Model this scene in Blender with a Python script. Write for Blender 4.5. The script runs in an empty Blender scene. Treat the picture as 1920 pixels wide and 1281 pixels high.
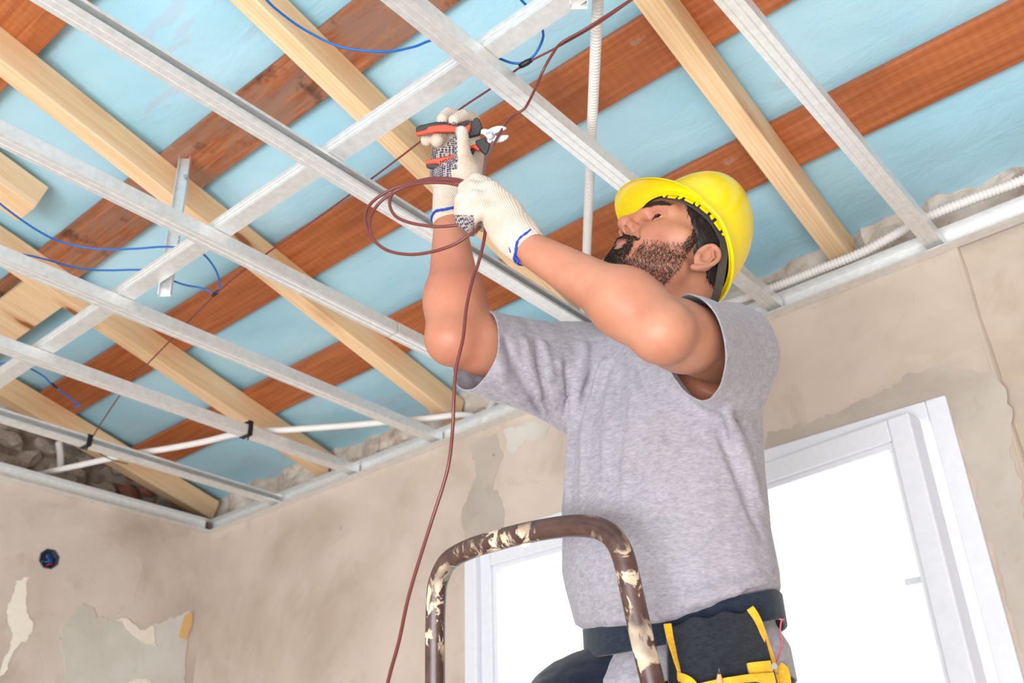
import bpy, bmesh, math, random
import numpy as np
from mathutils import Vector, Matrix, noise as mnoise

random.seed(7)
rng = np.random.default_rng(7)
scene = bpy.context.scene
COL = scene.collection
CZ = 1.45                                  # camera height above the floor

# ------------------------------------------------------------------ camera, world, lights, exposure
R = np.array([[0.7607610824421167, 0.3368679262272247, 0.5547635313544573],
              [0.6484279297548526, -0.35762094999052724, -0.6720479715330662],
              [-0.027996345392476286, 0.8709921104161862, -0.49049867302310135]])
FPX = 1822.77
cam_data = bpy.data.cameras.new('camera')
cam = bpy.data.objects.new('camera', cam_data)
COL.objects.link(cam)
M4 = Matrix.Identity(4)
for i in range(3):
    for j in range(3):
        M4[i][j] = R[i, j]
M4.translation = (0, 0, CZ)
cam.matrix_world = M4
cam_data.sensor_width = 36.0
cam_data.lens = FPX / 1920 * 36.0
cam_data.clip_start = 0.05
cam_data.dof.use_dof = True
cam_data.dof.focus_distance = 1.58
cam_data.dof.aperture_fstop = 5.6
scene.camera = cam

world = bpy.data.worlds.new('overcast_sky')
scene.world = world
world.use_nodes = True
wn = world.node_tree
bg = wn.nodes['Background']
bg.inputs['Color'].default_value = (0.92, 0.96, 1.0, 1)
bg.inputs['Strength'].default_value = 1.6

def area(name, loc, target, size, sizey, power, color=(1, 1, 1)):
    ld = bpy.data.lights.new(name, 'AREA')
    ld.shape = 'RECTANGLE'
    ld.size = size
    ld.size_y = sizey
    ld.energy = power
    ld.color = color
    o = bpy.data.objects.new(name, ld)
    COL.objects.link(o)
    o.location = loc
    d = Vector(target) - Vector(loc)
    o.rotation_euler = d.to_track_quat('-Z', 'Y').to_euler()
    return o

area('front_up_fill', (0.2, -1.9, 0.60), (-1.3, 1.3, 2.75), 3.2, 1.2, 135, (0.96, 0.98, 1.0))  # added low fill lamp, aimed up to brighten the ceiling

vs = scene.view_settings
scene.display_settings.display_device = 'sRGB'
vs.view_transform = 'Standard'
vs.look = 'None'
vs.gamma = 1.0
vs.use_curve_mapping = False
vs.exposure = 0.40

# ------------------------------------------------------------------ measuring helpers (points are relative to the camera; add CZ for the floor)
def ray(u, v):
    return R @ np.array([(u - 960) / FPX, -(v - 640.5) / FPX, -1.0])
def P(u, v, D):
    return ray(u, v) * D + np.array([0, 0, CZ])
def onz(u, v, z):                          # on a horizontal plane z above the camera
    d = ray(u, v)
    return d * (z / d[2]) + np.array([0, 0, CZ])
def ony(u, v, y):
    d = ray(u, v)
    return d * (y / d[1]) + np.array([0, 0, CZ])
def onx(u, v, x):
    d = ray(u, v)
    return d * (x / d[0]) + np.array([0, 0, CZ])
def S(r, g, b):
    f = lambda c: (c / 255 / 12.92) if c / 255 <= 0.04045 else ((c / 255 + 0.055) / 1.055) ** 2.4
    return (f(r), f(g), f(b), 1.0)

# ------------------------------------------------------------------ mesh helpers
class MB:
    def __init__(s):
        s.v = []
        s.f = []
    def add(s, verts, faces):
        n = len(s.v)
        s.v.extend([tuple(map(float, p)) for p in verts])
        s.f.extend([tuple(i + n for i in f) for f in faces])
        return s
    def box(s, lo, hi):
        x0, y0, z0 = lo
        x1, y1, z1 = hi
        return s.add([(x0, y0, z0), (x1, y0, z0), (x1, y1, z0), (x0, y1, z0), (x0, y0, z1), (x1, y0, z1), (x1, y1, z1), (x0, y1, z1)],
                     [(0, 3, 2, 1), (4, 5, 6, 7), (0, 1, 5, 4), (1, 2, 6, 5), (2, 3, 7, 6), (3, 0, 4, 7)])
    def prism(s, prof, a, b, ux, uz):      # closed profile [(p,q)] swept from a to b
        a, b, ux, uz = map(np.asarray, (a, b, ux, uz))
        n = len(prof)
        vs_ = [a + p * ux + q * uz for p, q in prof] + [b + p * ux + q * uz for p, q in prof]
        fs = [(i, (i + 1) % n, n + (i + 1) % n, n + i) for i in range(n)]
        fs += [tuple(range(n - 1, -1, -1)), tuple(range(n, 2 * n))]
        return s.add(vs_, fs)
    def tube(s, pts, r, n=10, cap=True, rx=None):
        pts = [np.asarray(p, float) for p in pts]
        m = len(pts)
        rs = [r] * m if np.isscalar(r) else list(r)
        T = []
        for i in range(m):
            t = pts[min(i + 1, m - 1)] - pts[max(i - 1, 0)]
            T.append(t / (np.linalg.norm(t) + 1e-12))
        a = np.array([0, 0, 1.0]) if abs(T[0][2]) < 0.9 else np.array([1.0, 0, 0])
        nrm = a - T[0] * (a @ T[0])
        nrm /= np.linalg.norm(nrm)
        V = []
        for i in range(m):
            nrm = nrm - T[i] * (nrm @ T[i])
            nrm /= np.linalg.norm(nrm) + 1e-12
            bn = np.cross(T[i], nrm)
            for k in range(n):
                an = 2 * math.pi * k / n
                V.append(pts[i] + rs[i] * (math.cos(an) * nrm + math.sin(an) * bn))
        F = [(i * n + k, i * n + (k + 1) % n, (i + 1) * n + (k + 1) % n, (i + 1) * n + k) for i in range(m - 1) for k in range(n)]
        if cap:
            F += [tuple(range(n - 1, -1, -1)), tuple((m - 1) * n + k for k in range(n))]
        return s.add(V, F)
    def strip(s, pts, wdirs, w, ndirs, th):   # a flat webbing along pts
        V = []
        for p, wd, nd in zip(pts, wdirs, ndirs):
            p = np.asarray(p); wd = np.asarray(wd); nd = np.asarray(nd)
            V += [p - wd * w / 2, p + wd * w / 2, p + wd * w / 2 + nd * th, p - wd * w / 2 + nd * th]
        m = len(pts)
        F = [(4 * i + k, 4 * i + (k + 1) % 4, 4 * i + 4 + (k + 1) % 4, 4 * i + 4 + k) for i in range(m - 1) for k in range(4)]
        F += [(3, 2, 1, 0), tuple(4 * (m - 1) + k for k in range(4))]
        return s.add(V, F)

def smooth_path(pts, per=8):
    pts = [np.asarray(p, float) for p in pts]
    out = []
    for i in range(len(pts) - 1):
        p0 = pts[max(i - 1, 0)]; p1 = pts[i]; p2 = pts[i + 1]; p3 = pts[min(i + 2, len(pts) - 1)]
        for k in range(per):
            t = k / per
            out.append(0.5 * (2 * p1 + (p2 - p0) * t + (2 * p0 - 5 * p1 + 4 * p2 - p3) * t * t + (3 * p1 - p0 - 3 * p2 + p3) * t ** 3))
    out.append(pts[-1])
    return out

def origin_of(parent):
    o = np.zeros(3)
    while parent is not None:
        o = o + np.array(parent.location)
        parent = parent.parent
    return o

def obj(name, mb, m, parent=None, smooth=False, origin=None, bevel=0, angle=None):
    """Link ONE mesh object whose vertices are given in world coordinates."""
    if isinstance(mb, MB):
        V = np.array(mb.v); F = mb.f
    else:
        V, F = mb
        V = np.asarray(V, float)
    po = origin_of(parent)
    org = (np.zeros(3) if parent is not None else (V.min(0) + V.max(0)) / 2) if origin is None else np.asarray(origin, float) - po
    me = bpy.data.meshes.new(name)
    me.from_pydata((V - po - org).tolist(), [], F if isinstance(F, list) else F.tolist())
    me.update()
    if m is not None:
        for q in (m if isinstance(m, (list, tuple)) else [m]):
            me.materials.append(q)
    o = bpy.data.objects.new(name, me)
    COL.objects.link(o)
    o.location = org
    if parent is not None:
        o.parent = parent
    if smooth:
        me.polygons.foreach_set('use_smooth', [True] * len(me.polygons))
    if angle:
        try:
            me.set_sharp_from_angle(angle=math.radians(angle))
        except Exception:
            pass
    if bevel:
        b = o.modifiers.new('bevel', 'BEVEL')
        b.width = bevel
        b.segments = 2
        b.limit_method = 'ANGLE'
    return o

def tag(o, label=None, cat=None, group=None, kind=None):
    if label: o['label'] = label
    if cat: o['category'] = cat
    if group: o['group'] = group
    if kind: o['kind'] = kind
    return o

def thing(name, label, cat, loc, group=None):
    o = bpy.data.objects.new(name, None)
    COL.objects.link(o)
    o.empty_display_size = 0.05
    o.location = tuple(map(float, loc))
    return tag(o, label, cat, group)

# ------------------------------------------------------------------ material helpers
class NT:
    def __init__(s, name):
        s.m = bpy.data.materials.new(name)
        s.m.use_nodes = True
        s.t = s.m.node_tree
        s.b = s.t.nodes['Principled BSDF']
        s.tc = s.t.nodes.new('ShaderNodeTexCoord')
    def new(s, k, **kw):
        n = s.t.nodes.new(k)
        for a, b in kw.items():
            setattr(n, a, b)
        return n
    def link(s, a, b):
        s.t.links.new(a, b)
    def put(s, inp, v):
        if hasattr(v, 'is_linked'):
            s.t.links.new(v, inp)
        else:
            inp.default_value = v
    def co(s, scale=(1, 1, 1), rot=(0, 0, 0), loc=(0, 0, 0), src='Object'):
        n = s.new('ShaderNodeMapping')
        s.link(s.tc.outputs[src], n.inputs['Vector'])
        n.inputs['Scale'].default_value = scale
        n.inputs['Rotation'].default_value = rot
        n.inputs['Location'].default_value = loc
        return n.outputs['Vector']
    def noise(s, vec, scale=5, detail=4, rough=0.55, dist=0.0):
        n = s.new('ShaderNodeTexNoise')
        s.link(vec, n.inputs['Vector'])
        n.inputs['Scale'].default_value = scale
        n.inputs['Detail'].default_value = detail
        n.inputs['Roughness'].default_value = rough
        n.inputs['Distortion'].default_value = dist
        return n.outputs['Fac']
    def voro(s, vec, scale=5, feature='F1', rnd=1.0, out='Distance'):
        n = s.new('ShaderNodeTexVoronoi', feature=feature)
        s.link(vec, n.inputs['Vector'])
        n.inputs['Scale'].default_value = scale
        n.inputs['Randomness'].default_value = rnd
        return n.outputs[out]
    def wave(s, vec, scale=5, dist=0, detail=2, dirn='X', prof='SIN', dscale=1.0):
        n = s.new('ShaderNodeTexWave', wave_type='BANDS', bands_direction=dirn, wave_profile=prof)
        s.link(vec, n.inputs['Vector'])
        n.inputs['Scale'].default_value = scale
        n.inputs['Distortion'].default_value = dist
        n.inputs['Detail'].default_value = detail
        n.inputs['Detail Scale'].default_value = dscale
        return n.outputs['Fac']
    def ramp(s, fac, stops, mode='LINEAR'):
        n = s.new('ShaderNodeValToRGB')
        n.color_ramp.interpolation = mode
        e = n.color_ramp.elements
        while len(e) > 1:
            e.remove(e[-1])
        e[0].position = stops[0][0]
        e[0].color = stops[0][1] if len(stops[0][1]) == 4 else (*stops[0][1], 1)
        for p, c in stops[1:]:
            q = e.new(p)
            q.color = c if len(c) == 4 else (*c, 1)
        s.link(fac, n.inputs['Fac'])
        return n.outputs['Color']
    def mix(s, fac, a, b, mode='MIX'):
        n = s.new('ShaderNodeMix', data_type='RGBA', blend_type=mode)
        s.put(n.inputs[0], fac)
        s.put(n.inputs[6], a)
        s.put(n.inputs[7], b)
        return n.outputs[2]
    def math(s, op, a, b=0.5, clamp=False):
        n = s.new('ShaderNodeMath', operation=op, use_clamp=clamp)
        s.put(n.inputs[0], a)
        s.put(n.inputs[1], b)
        return n.outputs[0]
    def bump(s, h, strength=0.3, dist=0.002, nrm=None):
        n = s.new('ShaderNodeBump')
        n.inputs['Strength'].default_value = strength
        n.inputs['Distance'].default_value = dist
        s.link(h, n.inputs['Height'])
        if nrm is not None:
            s.link(nrm, n.inputs['Normal'])
        return n.outputs['Normal']
    def done(s, color=None, rough=0.6, metal=0.0, normal=None, **kw):
        if color is not None:
            s.put(s.b.inputs['Base Color'], color)
        s.put(s.b.inputs['Roughness'], rough)
        s.put(s.b.inputs['Metallic'], metal)
        if normal is not None:
            s.link(normal, s.b.inputs['Normal'])
        for k, v in kw.items():
            s.put(s.b.inputs[k.replace('_', ' ')], v)
        return s.m

W1 = (1, 1, 1, 1)
K1 = (0, 0, 0, 1)

def plain(name, c, rough=0.5, metal=0.0, **kw):
    n = NT(name)
    v = n.noise(n.co(), 60, 3)
    c2 = tuple(min(1, x * 0.86) for x in c[:3]) + (1,)
    return n.done(n.mix(v, c, c2), rough, metal, **kw)

def m_pine():
    n = NT('pine')
    a = n.noise(n.co((22, 0.9, 22)), 3.0, 5, 0.6, 0.6)
    rings = n.wave(n.co((14, 0.35, 14)), 2.2, 5.0, 3, 'X', 'SIN', 0.8)
    c = n.ramp(a, [(0.25, S(226, 182, 130)), (0.5, S(242, 206, 164)), (0.75, S(249, 222, 188))])
    c = n.mix(n.math('MULTIPLY', rings, 0.25), c, S(212, 158, 102))
    oi = n.new('ShaderNodeObjectInfo')
    add = n.new('ShaderNodeVectorMath', operation='ADD')
    n.link(n.co((8, 2.6, 8)), add.inputs[0]); n.link(oi.outputs['Random'], add.inputs[1])
    k = n.voro(add.outputs[0], 1.0)
    c = n.mix(n.ramp(k, [(0.09, W1), (0.13, K1)]), c, S(112, 58, 30))
    c = n.mix(n.math('MULTIPLY', n.ramp(k, [(0.12, W1), (0.27, K1)]), 0.45), c, S(190, 120, 66))
    return n.done(c, 0.55, 0, n.bump(a, 0.15, 0.001), Specular_IOR_Level=0.3)

def m_oldwood():
    n = NT('old_stained_wood')
    a = n.noise(n.co((0.8, 16, 16)), 3.5, 6, 0.6, 0.8)
    c = n.ramp(a, [(0.25, S(144, 76, 40)), (0.5, S(176, 98, 54)), (0.72, S(196, 118, 70))])
    st = n.noise(n.co((1, 1, 1), loc=(3, 1, 0)), 2.3, 5, 0.6)
    c = n.mix(n.math('MULTIPLY', n.ramp(st, [(0.52, K1), (0.72, W1)]), 0.50), c, S(92, 46, 24))
    w = n.noise(n.co((2, 4, 4), loc=(7, 2, 5)), 5, 6, 0.7)
    c = n.mix(n.math('MULTIPLY', n.ramp(w, [(0.64, K1), (0.70, W1)]), 0.35), c, S(190, 165, 150))
    saw = n.wave(n.co((1, 1, 1)), 14, 1.0, 2, 'X')
    c = n.mix(n.math('MULTIPLY', saw, 0.10), c, S(96, 46, 22))
    return n.done(c, 0.42, 0, n.bump(a, 0.2, 0.0015), Specular_IOR_Level=0.45)

def m_dirtywood():
    n = NT('limewashed_old_wood')
    a = n.noise(n.co((0.8, 16, 16)), 3.5, 6, 0.6, 0.8)
    c = n.ramp(a, [(0.25, S(112, 60, 34)), (0.5, S(156, 90, 54)), (0.72, S(188, 122, 84))])
    w = n.noise(n.co((1.2, 3, 3), loc=(2.2, 2, 5)), 3.2, 7, 0.7)
    c = n.mix(n.math('MULTIPLY', n.ramp(w, [(0.44, K1), (0.56, W1)]), 0.72), c, S(140, 112, 96))
    d = n.noise(n.co((1, 1, 1), loc=(1, 6, 0)), 6, 5, 0.65)
    c = n.mix(n.math('MULTIPLY', n.ramp(d, [(0.58, K1), (0.66, W1)]), 0.7), c, S(50, 34, 26))
    c = n.mix(n.math('MULTIPLY', n.ramp(d, [(0.30, W1), (0.38, K1)]), 0.5), c, S(196, 170, 150))
    return n.done(c, 0.55, 0, n.bump(w, 0.3, 0.002))

def m_foil():
    n = NT('blue_membrane')
    a = n.noise(n.co(), 2.2, 4, 0.5)
    c = n.ramp(a, [(0.3, S(158, 206, 224)), (0.7, S(186, 221, 234))])
    # faint reddish print worn into short strokes
    v = n.noise(n.co((2.0, 7.0, 1)), 3.1, 2, 0.5)
    g = n.noise(n.co((1, 1, 1), loc=(4, 4, 0)), 2.0, 2, 0.5)
    pr = n.math('MULTIPLY', n.ramp(v, [(0.60, K1), (0.63, W1)]), n.ramp(g, [(0.52, K1), (0.58, W1)]))
    c = n.mix(n.math('MULTIPLY', pr, 0.24), c, S(190, 170, 190))
    w = n.noise(n.co((1.5, 3, 1)), 4, 6, 0.55, 0.4)
    return n.done(c, 0.5, 0, n.bump(w, 0.5, 0.012), Specular_IOR_Level=0.4)

def m_steel(knurl_axis='Y', name='galvanized_steel'):
    n = NT(name)
    u = n.wave(n.co((1, 1, 1)), 150, 0, 0, 'Y')
    v = n.wave(n.co((1, 1, 1)), 150, 0, 0, 'X')
    k = n.math('MULTIPLY', u, v)
    sp = n.noise(n.co(), 60, 3, 0.6)
    c = n.ramp(sp, [(0.3, (0.76, 0.77, 0.77)), (0.7, (0.90, 0.90, 0.89))])
    c = n.mix(n.math('MULTIPLY', k, 0.22), c, (0.40, 0.41, 0.41, 1))
    r = n.math('ADD', n.math('MULTIPLY', sp, 0.2), 0.30)
    return n.done(c, r, 0.62, n.bump(k, 0.35, 0.0008))

def m_plaster(name, base, dark, light, scale=1.0, seed=0.0):
    n = NT(name)
    a = n.noise(n.co(loc=(seed, seed, seed)), 1.7 * scale, 7, 0.6, 0.3)
    b = n.noise(n.co(loc=(seed + 5, 1, 2)), 5.5 * scale, 6, 0.65, 0.5)
    f = n.noise(n.co(), 55, 4, 0.6)
    c = n.ramp(a, [(0.32, dark), (0.5, base), (0.68, light)])
    c = n.mix(n.math('MULTIPLY', n.ramp(b, [(0.56, K1), (0.66, W1)]), 0.40), c, dark)
    c = n.mix(n.math('MULTIPLY', n.ramp(b, [(0.30, W1), (0.40, K1)]), 0.35), c, light)
    sp = n.noise(n.co(loc=(9, 3, 1)), 16, 4, 0.7)
    c = n.mix(n.math('MULTIPLY', n.ramp(sp, [(0.68, K1), (0.73, W1)]), 0.45), c, S(104, 92, 82))
    bb = n.math('ADD', n.math('MULTIPLY', f, 0.3), b)
    return n.done(c, 0.9, 0, n.bump(bb, 0.35, 0.006), Specular_IOR_Level=0.15)

def m_rubble():
    n = NT('broken_masonry')
    a = n.noise(n.co(), 9, 7, 0.65, 0.4)
    c = n.ramp(a, [(0.3, S(160, 142, 128)), (0.48, S(208, 190, 176)), (0.7, S(228, 216, 204))])
    b = n.noise(n.co(loc=(3, 3, 3)), 5, 4, 0.6)
    c = n.mix(n.math('MULTIPLY', n.ramp(b, [(0.58, K1), (0.68, W1)]), 0.7), c, S(158, 96, 72))
    return n.done(c, 0.95, 0, n.bump(n.noise(n.co(), 40, 6, 0.7), 0.7, 0.006))

def m_skin():
    n = NT('skin')
    a = n.noise(n.co(), 14, 5, 0.6)
    b = n.noise(n.co(loc=(2, 2, 2)), 5.0, 3, 0.5)
    c = n.ramp(a, [(0.3, S(172, 113, 88)), (0.7, S(195, 138, 111))])
    c = n.mix(n.math('MULTIPLY', n.ramp(b, [(0.45, K1), (0.65, W1)]), 0.45), c, S(182, 104, 82))
    f = n.noise(n.co(), 260, 4, 0.6)
    return n.done(c, 0.48, 0, n.bump(f, 0.12, 0.0008), Subsurface_Weight=0.12, Subsurface_Radius=(0.012, 0.005, 0.003), Subsurface_Scale=0.6, Specular_IOR_Level=0.4)

def m_heather(name='heather_grey_jersey', lo=S(136, 131, 138), hi=S(170, 164, 171), fold=0.35):
    n = NT(name)
    a = n.noise(n.co((0.5, 0.5, 1.6)), 260, 3, 0.7)
    a2 = n.noise(n.co((0.6, 0.6, 1.2)), 110, 3, 0.6)
    m = n.math('ADD', n.math('MULTIPLY', a, 0.6), n.math('MULTIPLY', a2, 0.4))
    c = n.ramp(m, [(0.34, lo), (0.66, hi)])
    w = n.noise(n.co((1, 1, 0.3)), 11, 3, 0.5, 0.4)
    nb = n.bump(w, fold, 0.010)
    return n.done(c, 0.95, 0, n.bump(a, 0.2, 0.0008, nb), Sheen_Weight=0.2, Specular_IOR_Level=0.1)

def m_knit():
    n = NT('cream_knit')
    rib = n.wave(n.co((1, 1, 1), rot=(0, 0.35, 0)), 130, 0.8, 1, 'X')
    row = n.wave(n.co((1, 1, 1)), 150, 0.5, 1, 'Z')
    a = n.noise(n.co(), 30, 4, 0.6)
    c = n.ramp(a, [(0.3, S(205, 186, 168)), (0.7, S(228, 214, 200))])
    c = n.mix(n.math('MULTIPLY', rib, 0.28), c, S(176, 152, 132))
    h = n.math('ADD', rib, n.math('MULTIPLY', row, 0.4))
    return n.done(c, 0.95, 0, n.bump(h, 0.5, 0.0012), Sheen_Weight=0.2, Specular_IOR_Level=0.1)

def m_dots():
    n = NT('dotted_palm_knit')
    v = n.voro(n.co(), 215, 'F1', 0.2)
    a = n.noise(n.co(), 20, 3, 0.5)
    base = n.ramp(a, [(0.3, S(150, 132, 124)), (0.7, S(196, 180, 168))])
    k = n.ramp(v, [(0.42, W1), (0.52, K1)])
    c = n.mix(k, base, S(42, 52, 82))
    return n.done(c, 0.6, 0, n.bump(k, 0.6, 0.0012))

def m_tubepaint():
    n = NT('chipped_brown_paint')
    a = n.noise(n.co((1, 1, 0.5)), 34, 6, 0.62, 0.7)
    g = n.noise(n.co(loc=(1.3, 2, 0.4)), 8.5, 3, 0.5)
    base = n.ramp(n.noise(n.co(), 50, 4), [(0.3, S(66, 44, 40)), (0.7, S(92, 66, 58))])
    k = n.math('MULTIPLY', n.ramp(a, [(0.52, K1), (0.55, W1)]), n.ramp(g, [(0.45, K1), (0.53, W1)]))
    c = n.mix(k, base, n.ramp(n.noise(n.co(), 30, 4), [(0.35, S(196, 168, 138)), (0.65, S(222, 206, 184))]))
    return n.done(c, n.mix(k, (0.32, 0.32, 0.32, 1), (0.8, 0.8, 0.8, 1)), 0, n.bump(k, 0.4, 0.0012))

def m_conduit():
    n = NT('white_corrugated_plastic')
    return n.done(n.mix(n.noise(n.co(), 20, 3), S(232, 228, 224), S(214, 208, 204)), 0.4, Specular_IOR_Level=0.4)

def m_glass():
    m = bpy.data.materials.new('window_glass')
    m.use_nodes = True
    t = m.node_tree
    t.nodes.remove(t.nodes['Principled BSDF'])
    tr = t.nodes.new('ShaderNodeBsdfTransparent')
    gl = t.nodes.new('ShaderNodeBsdfGlossy')
    gl.inputs['Roughness'].default_value = 0.02
    mx = t.nodes.new('ShaderNodeMixShader')
    mx.inputs[0].default_value = 0.035
    t.links.new(tr.outputs[0], mx.inputs[1])
    t.links.new(gl.outputs[0], mx.inputs[2])
    t.links.new(mx.outputs[0], t.nodes['Material Output'].inputs['Surface'])
    return m

MAT = dict(
    pine=m_pine(), old=m_oldwood(), dirty=m_dirtywood(), foil=m_foil(), steel=m_steel(),
    plaster=m_plaster('bare_plaster', S(194, 177, 163), S(172, 153, 138), S(206, 191, 178)),
    plaster2=m_plaster('left_plaster', S(192, 177, 164), S(168, 150, 135), S(208, 196, 184), 1.3, 4.0),
    rubble=m_rubble(), skin=m_skin(), jersey=m_heather(), knit=m_knit(), dots=m_dots(), tube=m_tubepaint(),
    conduit=m_conduit(), glass=m_glass(),
    floor=m_plaster('concrete_floor', S(206, 200, 192), S(184, 178, 170), S(222, 218, 210), 0.7, 2.0),
    pvc=plain('white_window_plastic', S(224, 224, 230), 0.35),
    graypatch=m_plaster('grey_filler', S(198, 192, 182), S(184, 177, 166), S(206, 202, 194), 2.0, 7.0),
    cream=plain('cream_filler', S(232, 222, 206), 0.9), ochre=plain('ochre_filler', S(218, 176, 118), 0.9),
    cement=m_plaster('fresh_cement', S(174, 162, 151), S(154, 141, 130), S(188, 176, 165), 1.6, 3.0),
    blue=plain('blue_cable_sheath', S(10, 96, 178), 0.35), brown=plain('brown_cable_sheath', S(112, 52, 46), 0.32),
    bluecuff=plain('blue_stitching', S(32, 66, 170), 0.8), tape=plain('black_tape', S(24, 22, 22), 0.45),
    yellow=plain('yellow_helmet_plastic', S(246, 218, 8), 0.25), band=plain('dark_grey_foam', S(74, 68, 62), 0.8),
    blackplastic=plain('black_plastic', S(30, 29, 30), 0.5), hair=plain('dark_hair', S(38, 27, 23), 0.5),
    navy=m_heather('navy_workwear', S(15, 19, 33), S(29, 35, 53)), nylon=m_heather('black_nylon', S(30, 32, 38), S(48, 50, 56)),
    belt=m_heather('dark_blue_webbing', S(24, 30, 42), S(44, 52, 66)),
    webbing=m_heather('yellow_webbing', S(214, 158, 34), S(240, 188, 62)),
    orange=plain('orange_rubber', S(226, 68, 28), 0.45), grip=plain('black_rubber', S(40, 38, 40), 0.55),
    jaw=plain('polished_steel', S(206, 206, 212), 0.28, 0.75), eyewhite=plain('eye_white', S(206, 190, 182), 0.3),
    iris=plain('dark_iris', S(26, 17, 13), 0.3, Specular_IOR_Level=0.2), lip=plain('lip', S(168, 96, 88), 0.45), pencilwood=plain('pencil_wood', S(224, 168, 110), 0.6),
    lead=plain('pencil_lead', S(70, 70, 74), 0.4), pink=plain('pink_string', S(240, 96, 110), 0.7), shoe=plain('brown_boot_leather', S(96, 70, 50), 0.6),
    rubber=plain('black_sole', S(28, 28, 28), 0.8), boxplastic=plain('grey_blue_box', S(70, 76, 92), 0.5), print=plain('black_print', S(30, 22, 22), 0.6),
)

# ------------------------------------------------------------------ the setting
WY, WX = 2.06, -3.25                       # back wall face, left wall face
WTOP = 1.25 + CZ                           # plaster stops at the steel track
def struct(name, mb, m, **kw):
    return tag(obj(name, mb, m, **kw), kind='structure')

fl = MB().box((-3.7, -2.4, -0.1), (1.6, 2.4, 0.0))
floor = struct('floor', fl, MAT['floor'])

# back wall with the window opening, plaster edge near its right end
OX0, OX1, OZ0, OZ1 = -1.90, -0.49, 0.85, 0.90 + CZ
b = MB()
b.box((WX - 0.2, WY, 0), (OX0, WY + 0.12, WTOP))
b.box((OX0, WY, OZ1), (OX1, WY + 0.12, WTOP))
b.box((OX0, WY, 0), (OX1, WY + 0.12, OZ0))
b.box((OX1, WY, 0), (-0.385, WY + 0.12, WTOP))
b.box((-0.385, WY + 0.018, 0), (1.6, WY + 0.12, WTOP))
wall_back = struct('wall_back', b, MAT['plaster'], origin=(-1.2, WY, 1.3))
# raised uneven plaster edge (a strip of its own)
pts, prof = [], []
e = MB()
zz = np.linspace(0.2, WTOP, 40)
V, F = [], []
for i, z in enumerate(zz):
    w = 0.010 + 0.004 * math.sin(i * 1.7) + 0.003 * math.sin(i * 0.6)
    x0 = -0.385
    V += [(x0 - 0.007, WY - 0.0002, z), (x0 - 0.003 + 0.2 * (w - 0.01), WY - 0.0016, z), (x0 + 0.15 * w, WY - 0.0004, z), (x0 + 0.5 * w, WY + 0.0185, z)]
for i in range(len(zz) - 1):
    for k in range(3):
        F.append((4 * i + k, 4 * i + k + 1, 4 * i + 5 + k, 4 * i + 4 + k))
e.add(V, F)
pe = obj('plaster_edge', e, MAT['plaster'], wall_back, smooth=True)

def patch(name, pix, plane, m, parent, th=0.003, jitter=0.004, fn=None, nrm=None):
    """A thin irregular skin of plaster lying on a wall."""
    pts = [fn(u, v, plane) for u, v in pix]
    dense = []
    for i in range(len(pts)):
        a, c = pts[i], pts[(i + 1) % len(pts)]
        n = max(2, int(np.linalg.norm(c - a) / 0.006))
        for k in range(n):
            q = a + (c - a) * k / n
            dense.append(q + 1.5 * jitter * np.array(mnoise.noise_vector(Vector(q * 55))) + 2.2 * jitter * np.array(mnoise.noise_vector(Vector(q * 17))))
    nrm = np.asarray(nrm, float)
    dense = [q - nrm * ((q - pts[0]) @ nrm) for q in dense]
    n = len(dense)
    mb = MB()
    top = [q + nrm * th for q in dense]
    mb.add(dense + top, [tuple(range(n, 2 * n))] + [(i, (i + 1) % n, n + (i + 1) % n, n + i) for i in range(n)])
    return obj(name, mb, m, parent)

BN = (0, -1, 0)
patch('cement_patch', [(1430, 850), (1440, 812), (1500, 800), (1570, 772), (1640, 745), (1690, 712), (1760, 690), (1800, 690), (1858, 705), (1884, 760), (1905, 860), (1925, 1000), (1960, 1281), (1935, 1281), (1840, 960), (1776, 742)],
      WY, MAT['cement'], wall_back, 0.002, 0.006, ony, BN)
patch('cement_patch', [(885, 832), (930, 812), (942, 850), (926, 900), (946, 960), (938, 1010), (876, 1040), (868, 960), (890, 900)], WY, MAT['cement'], wall_back, 0.0015, 0.006, ony, BN)
patch('plaster_patch', [(948, 806), (990, 792), (1030, 800), (1020, 830), (985, 826), (962, 856), (950, 840)], WY, MAT['graypatch'], wall_back, 0.0015, 0.004, ony, BN)

# left wall with an octagonal hole for the junction box
BXY, BXZ, BXR = 1.452, 1.012 + CZ, 0.036
b = MB()
y0, y1, z0, z1 = BXY - 0.05, BXY + 0.05, BXZ - 0.05, BXZ + 0.05
b.box((WX - 0.2, -2.4, 0), (WX, y0, WTOP)); b.box((WX - 0.2, y1, 0), (WX, WY + 0.1, WTOP))
b.box((WX - 0.2, y0, 0), (WX, y1, z0)); b.box((WX - 0.2, y0, z1), (WX, y1, WTOP))
oc = [(BXY + BXR * math.cos(math.pi / 8 + k * math.pi / 4), BXZ + BXR * math.sin(math.pi / 8 + k * math.pi / 4)) for k in range(8)]
sq = [(y1, (z0 + z1) / 2 + 0.02), (BXY + 0.02, z1), (BXY - 0.02, z1), (y0, BXZ + 0.02), (y0, BXZ - 0.02), (BXY - 0.02, z0), (BXY + 0.02, z0), (y1, BXZ - 0.02)]
V = [(WX, p, q) for p, q in oc] + [(WX, p, q) for p, q in sq] + [(WX - 0.05, p, q) for p, q in oc] + [(WX, y1, z1), (WX, y0, z1), (WX, y0, z0), (WX, y1, z0)]
F = [(k, (k + 1) % 8, 8 + (k + 1) % 8, 8 + k) for k in range(8)] + [(k, (k + 1) % 8, 16 + (k + 1) % 8, 16 + k) for k in range(8)] + [(8, 9, 24), (10, 11, 25), (12, 13, 26), (14, 15, 27)]
b.add(V, F)
wall_left = struct('wall_left', b, MAT['plaster2'], origin=(WX, 0.5, 1.3))
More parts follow.
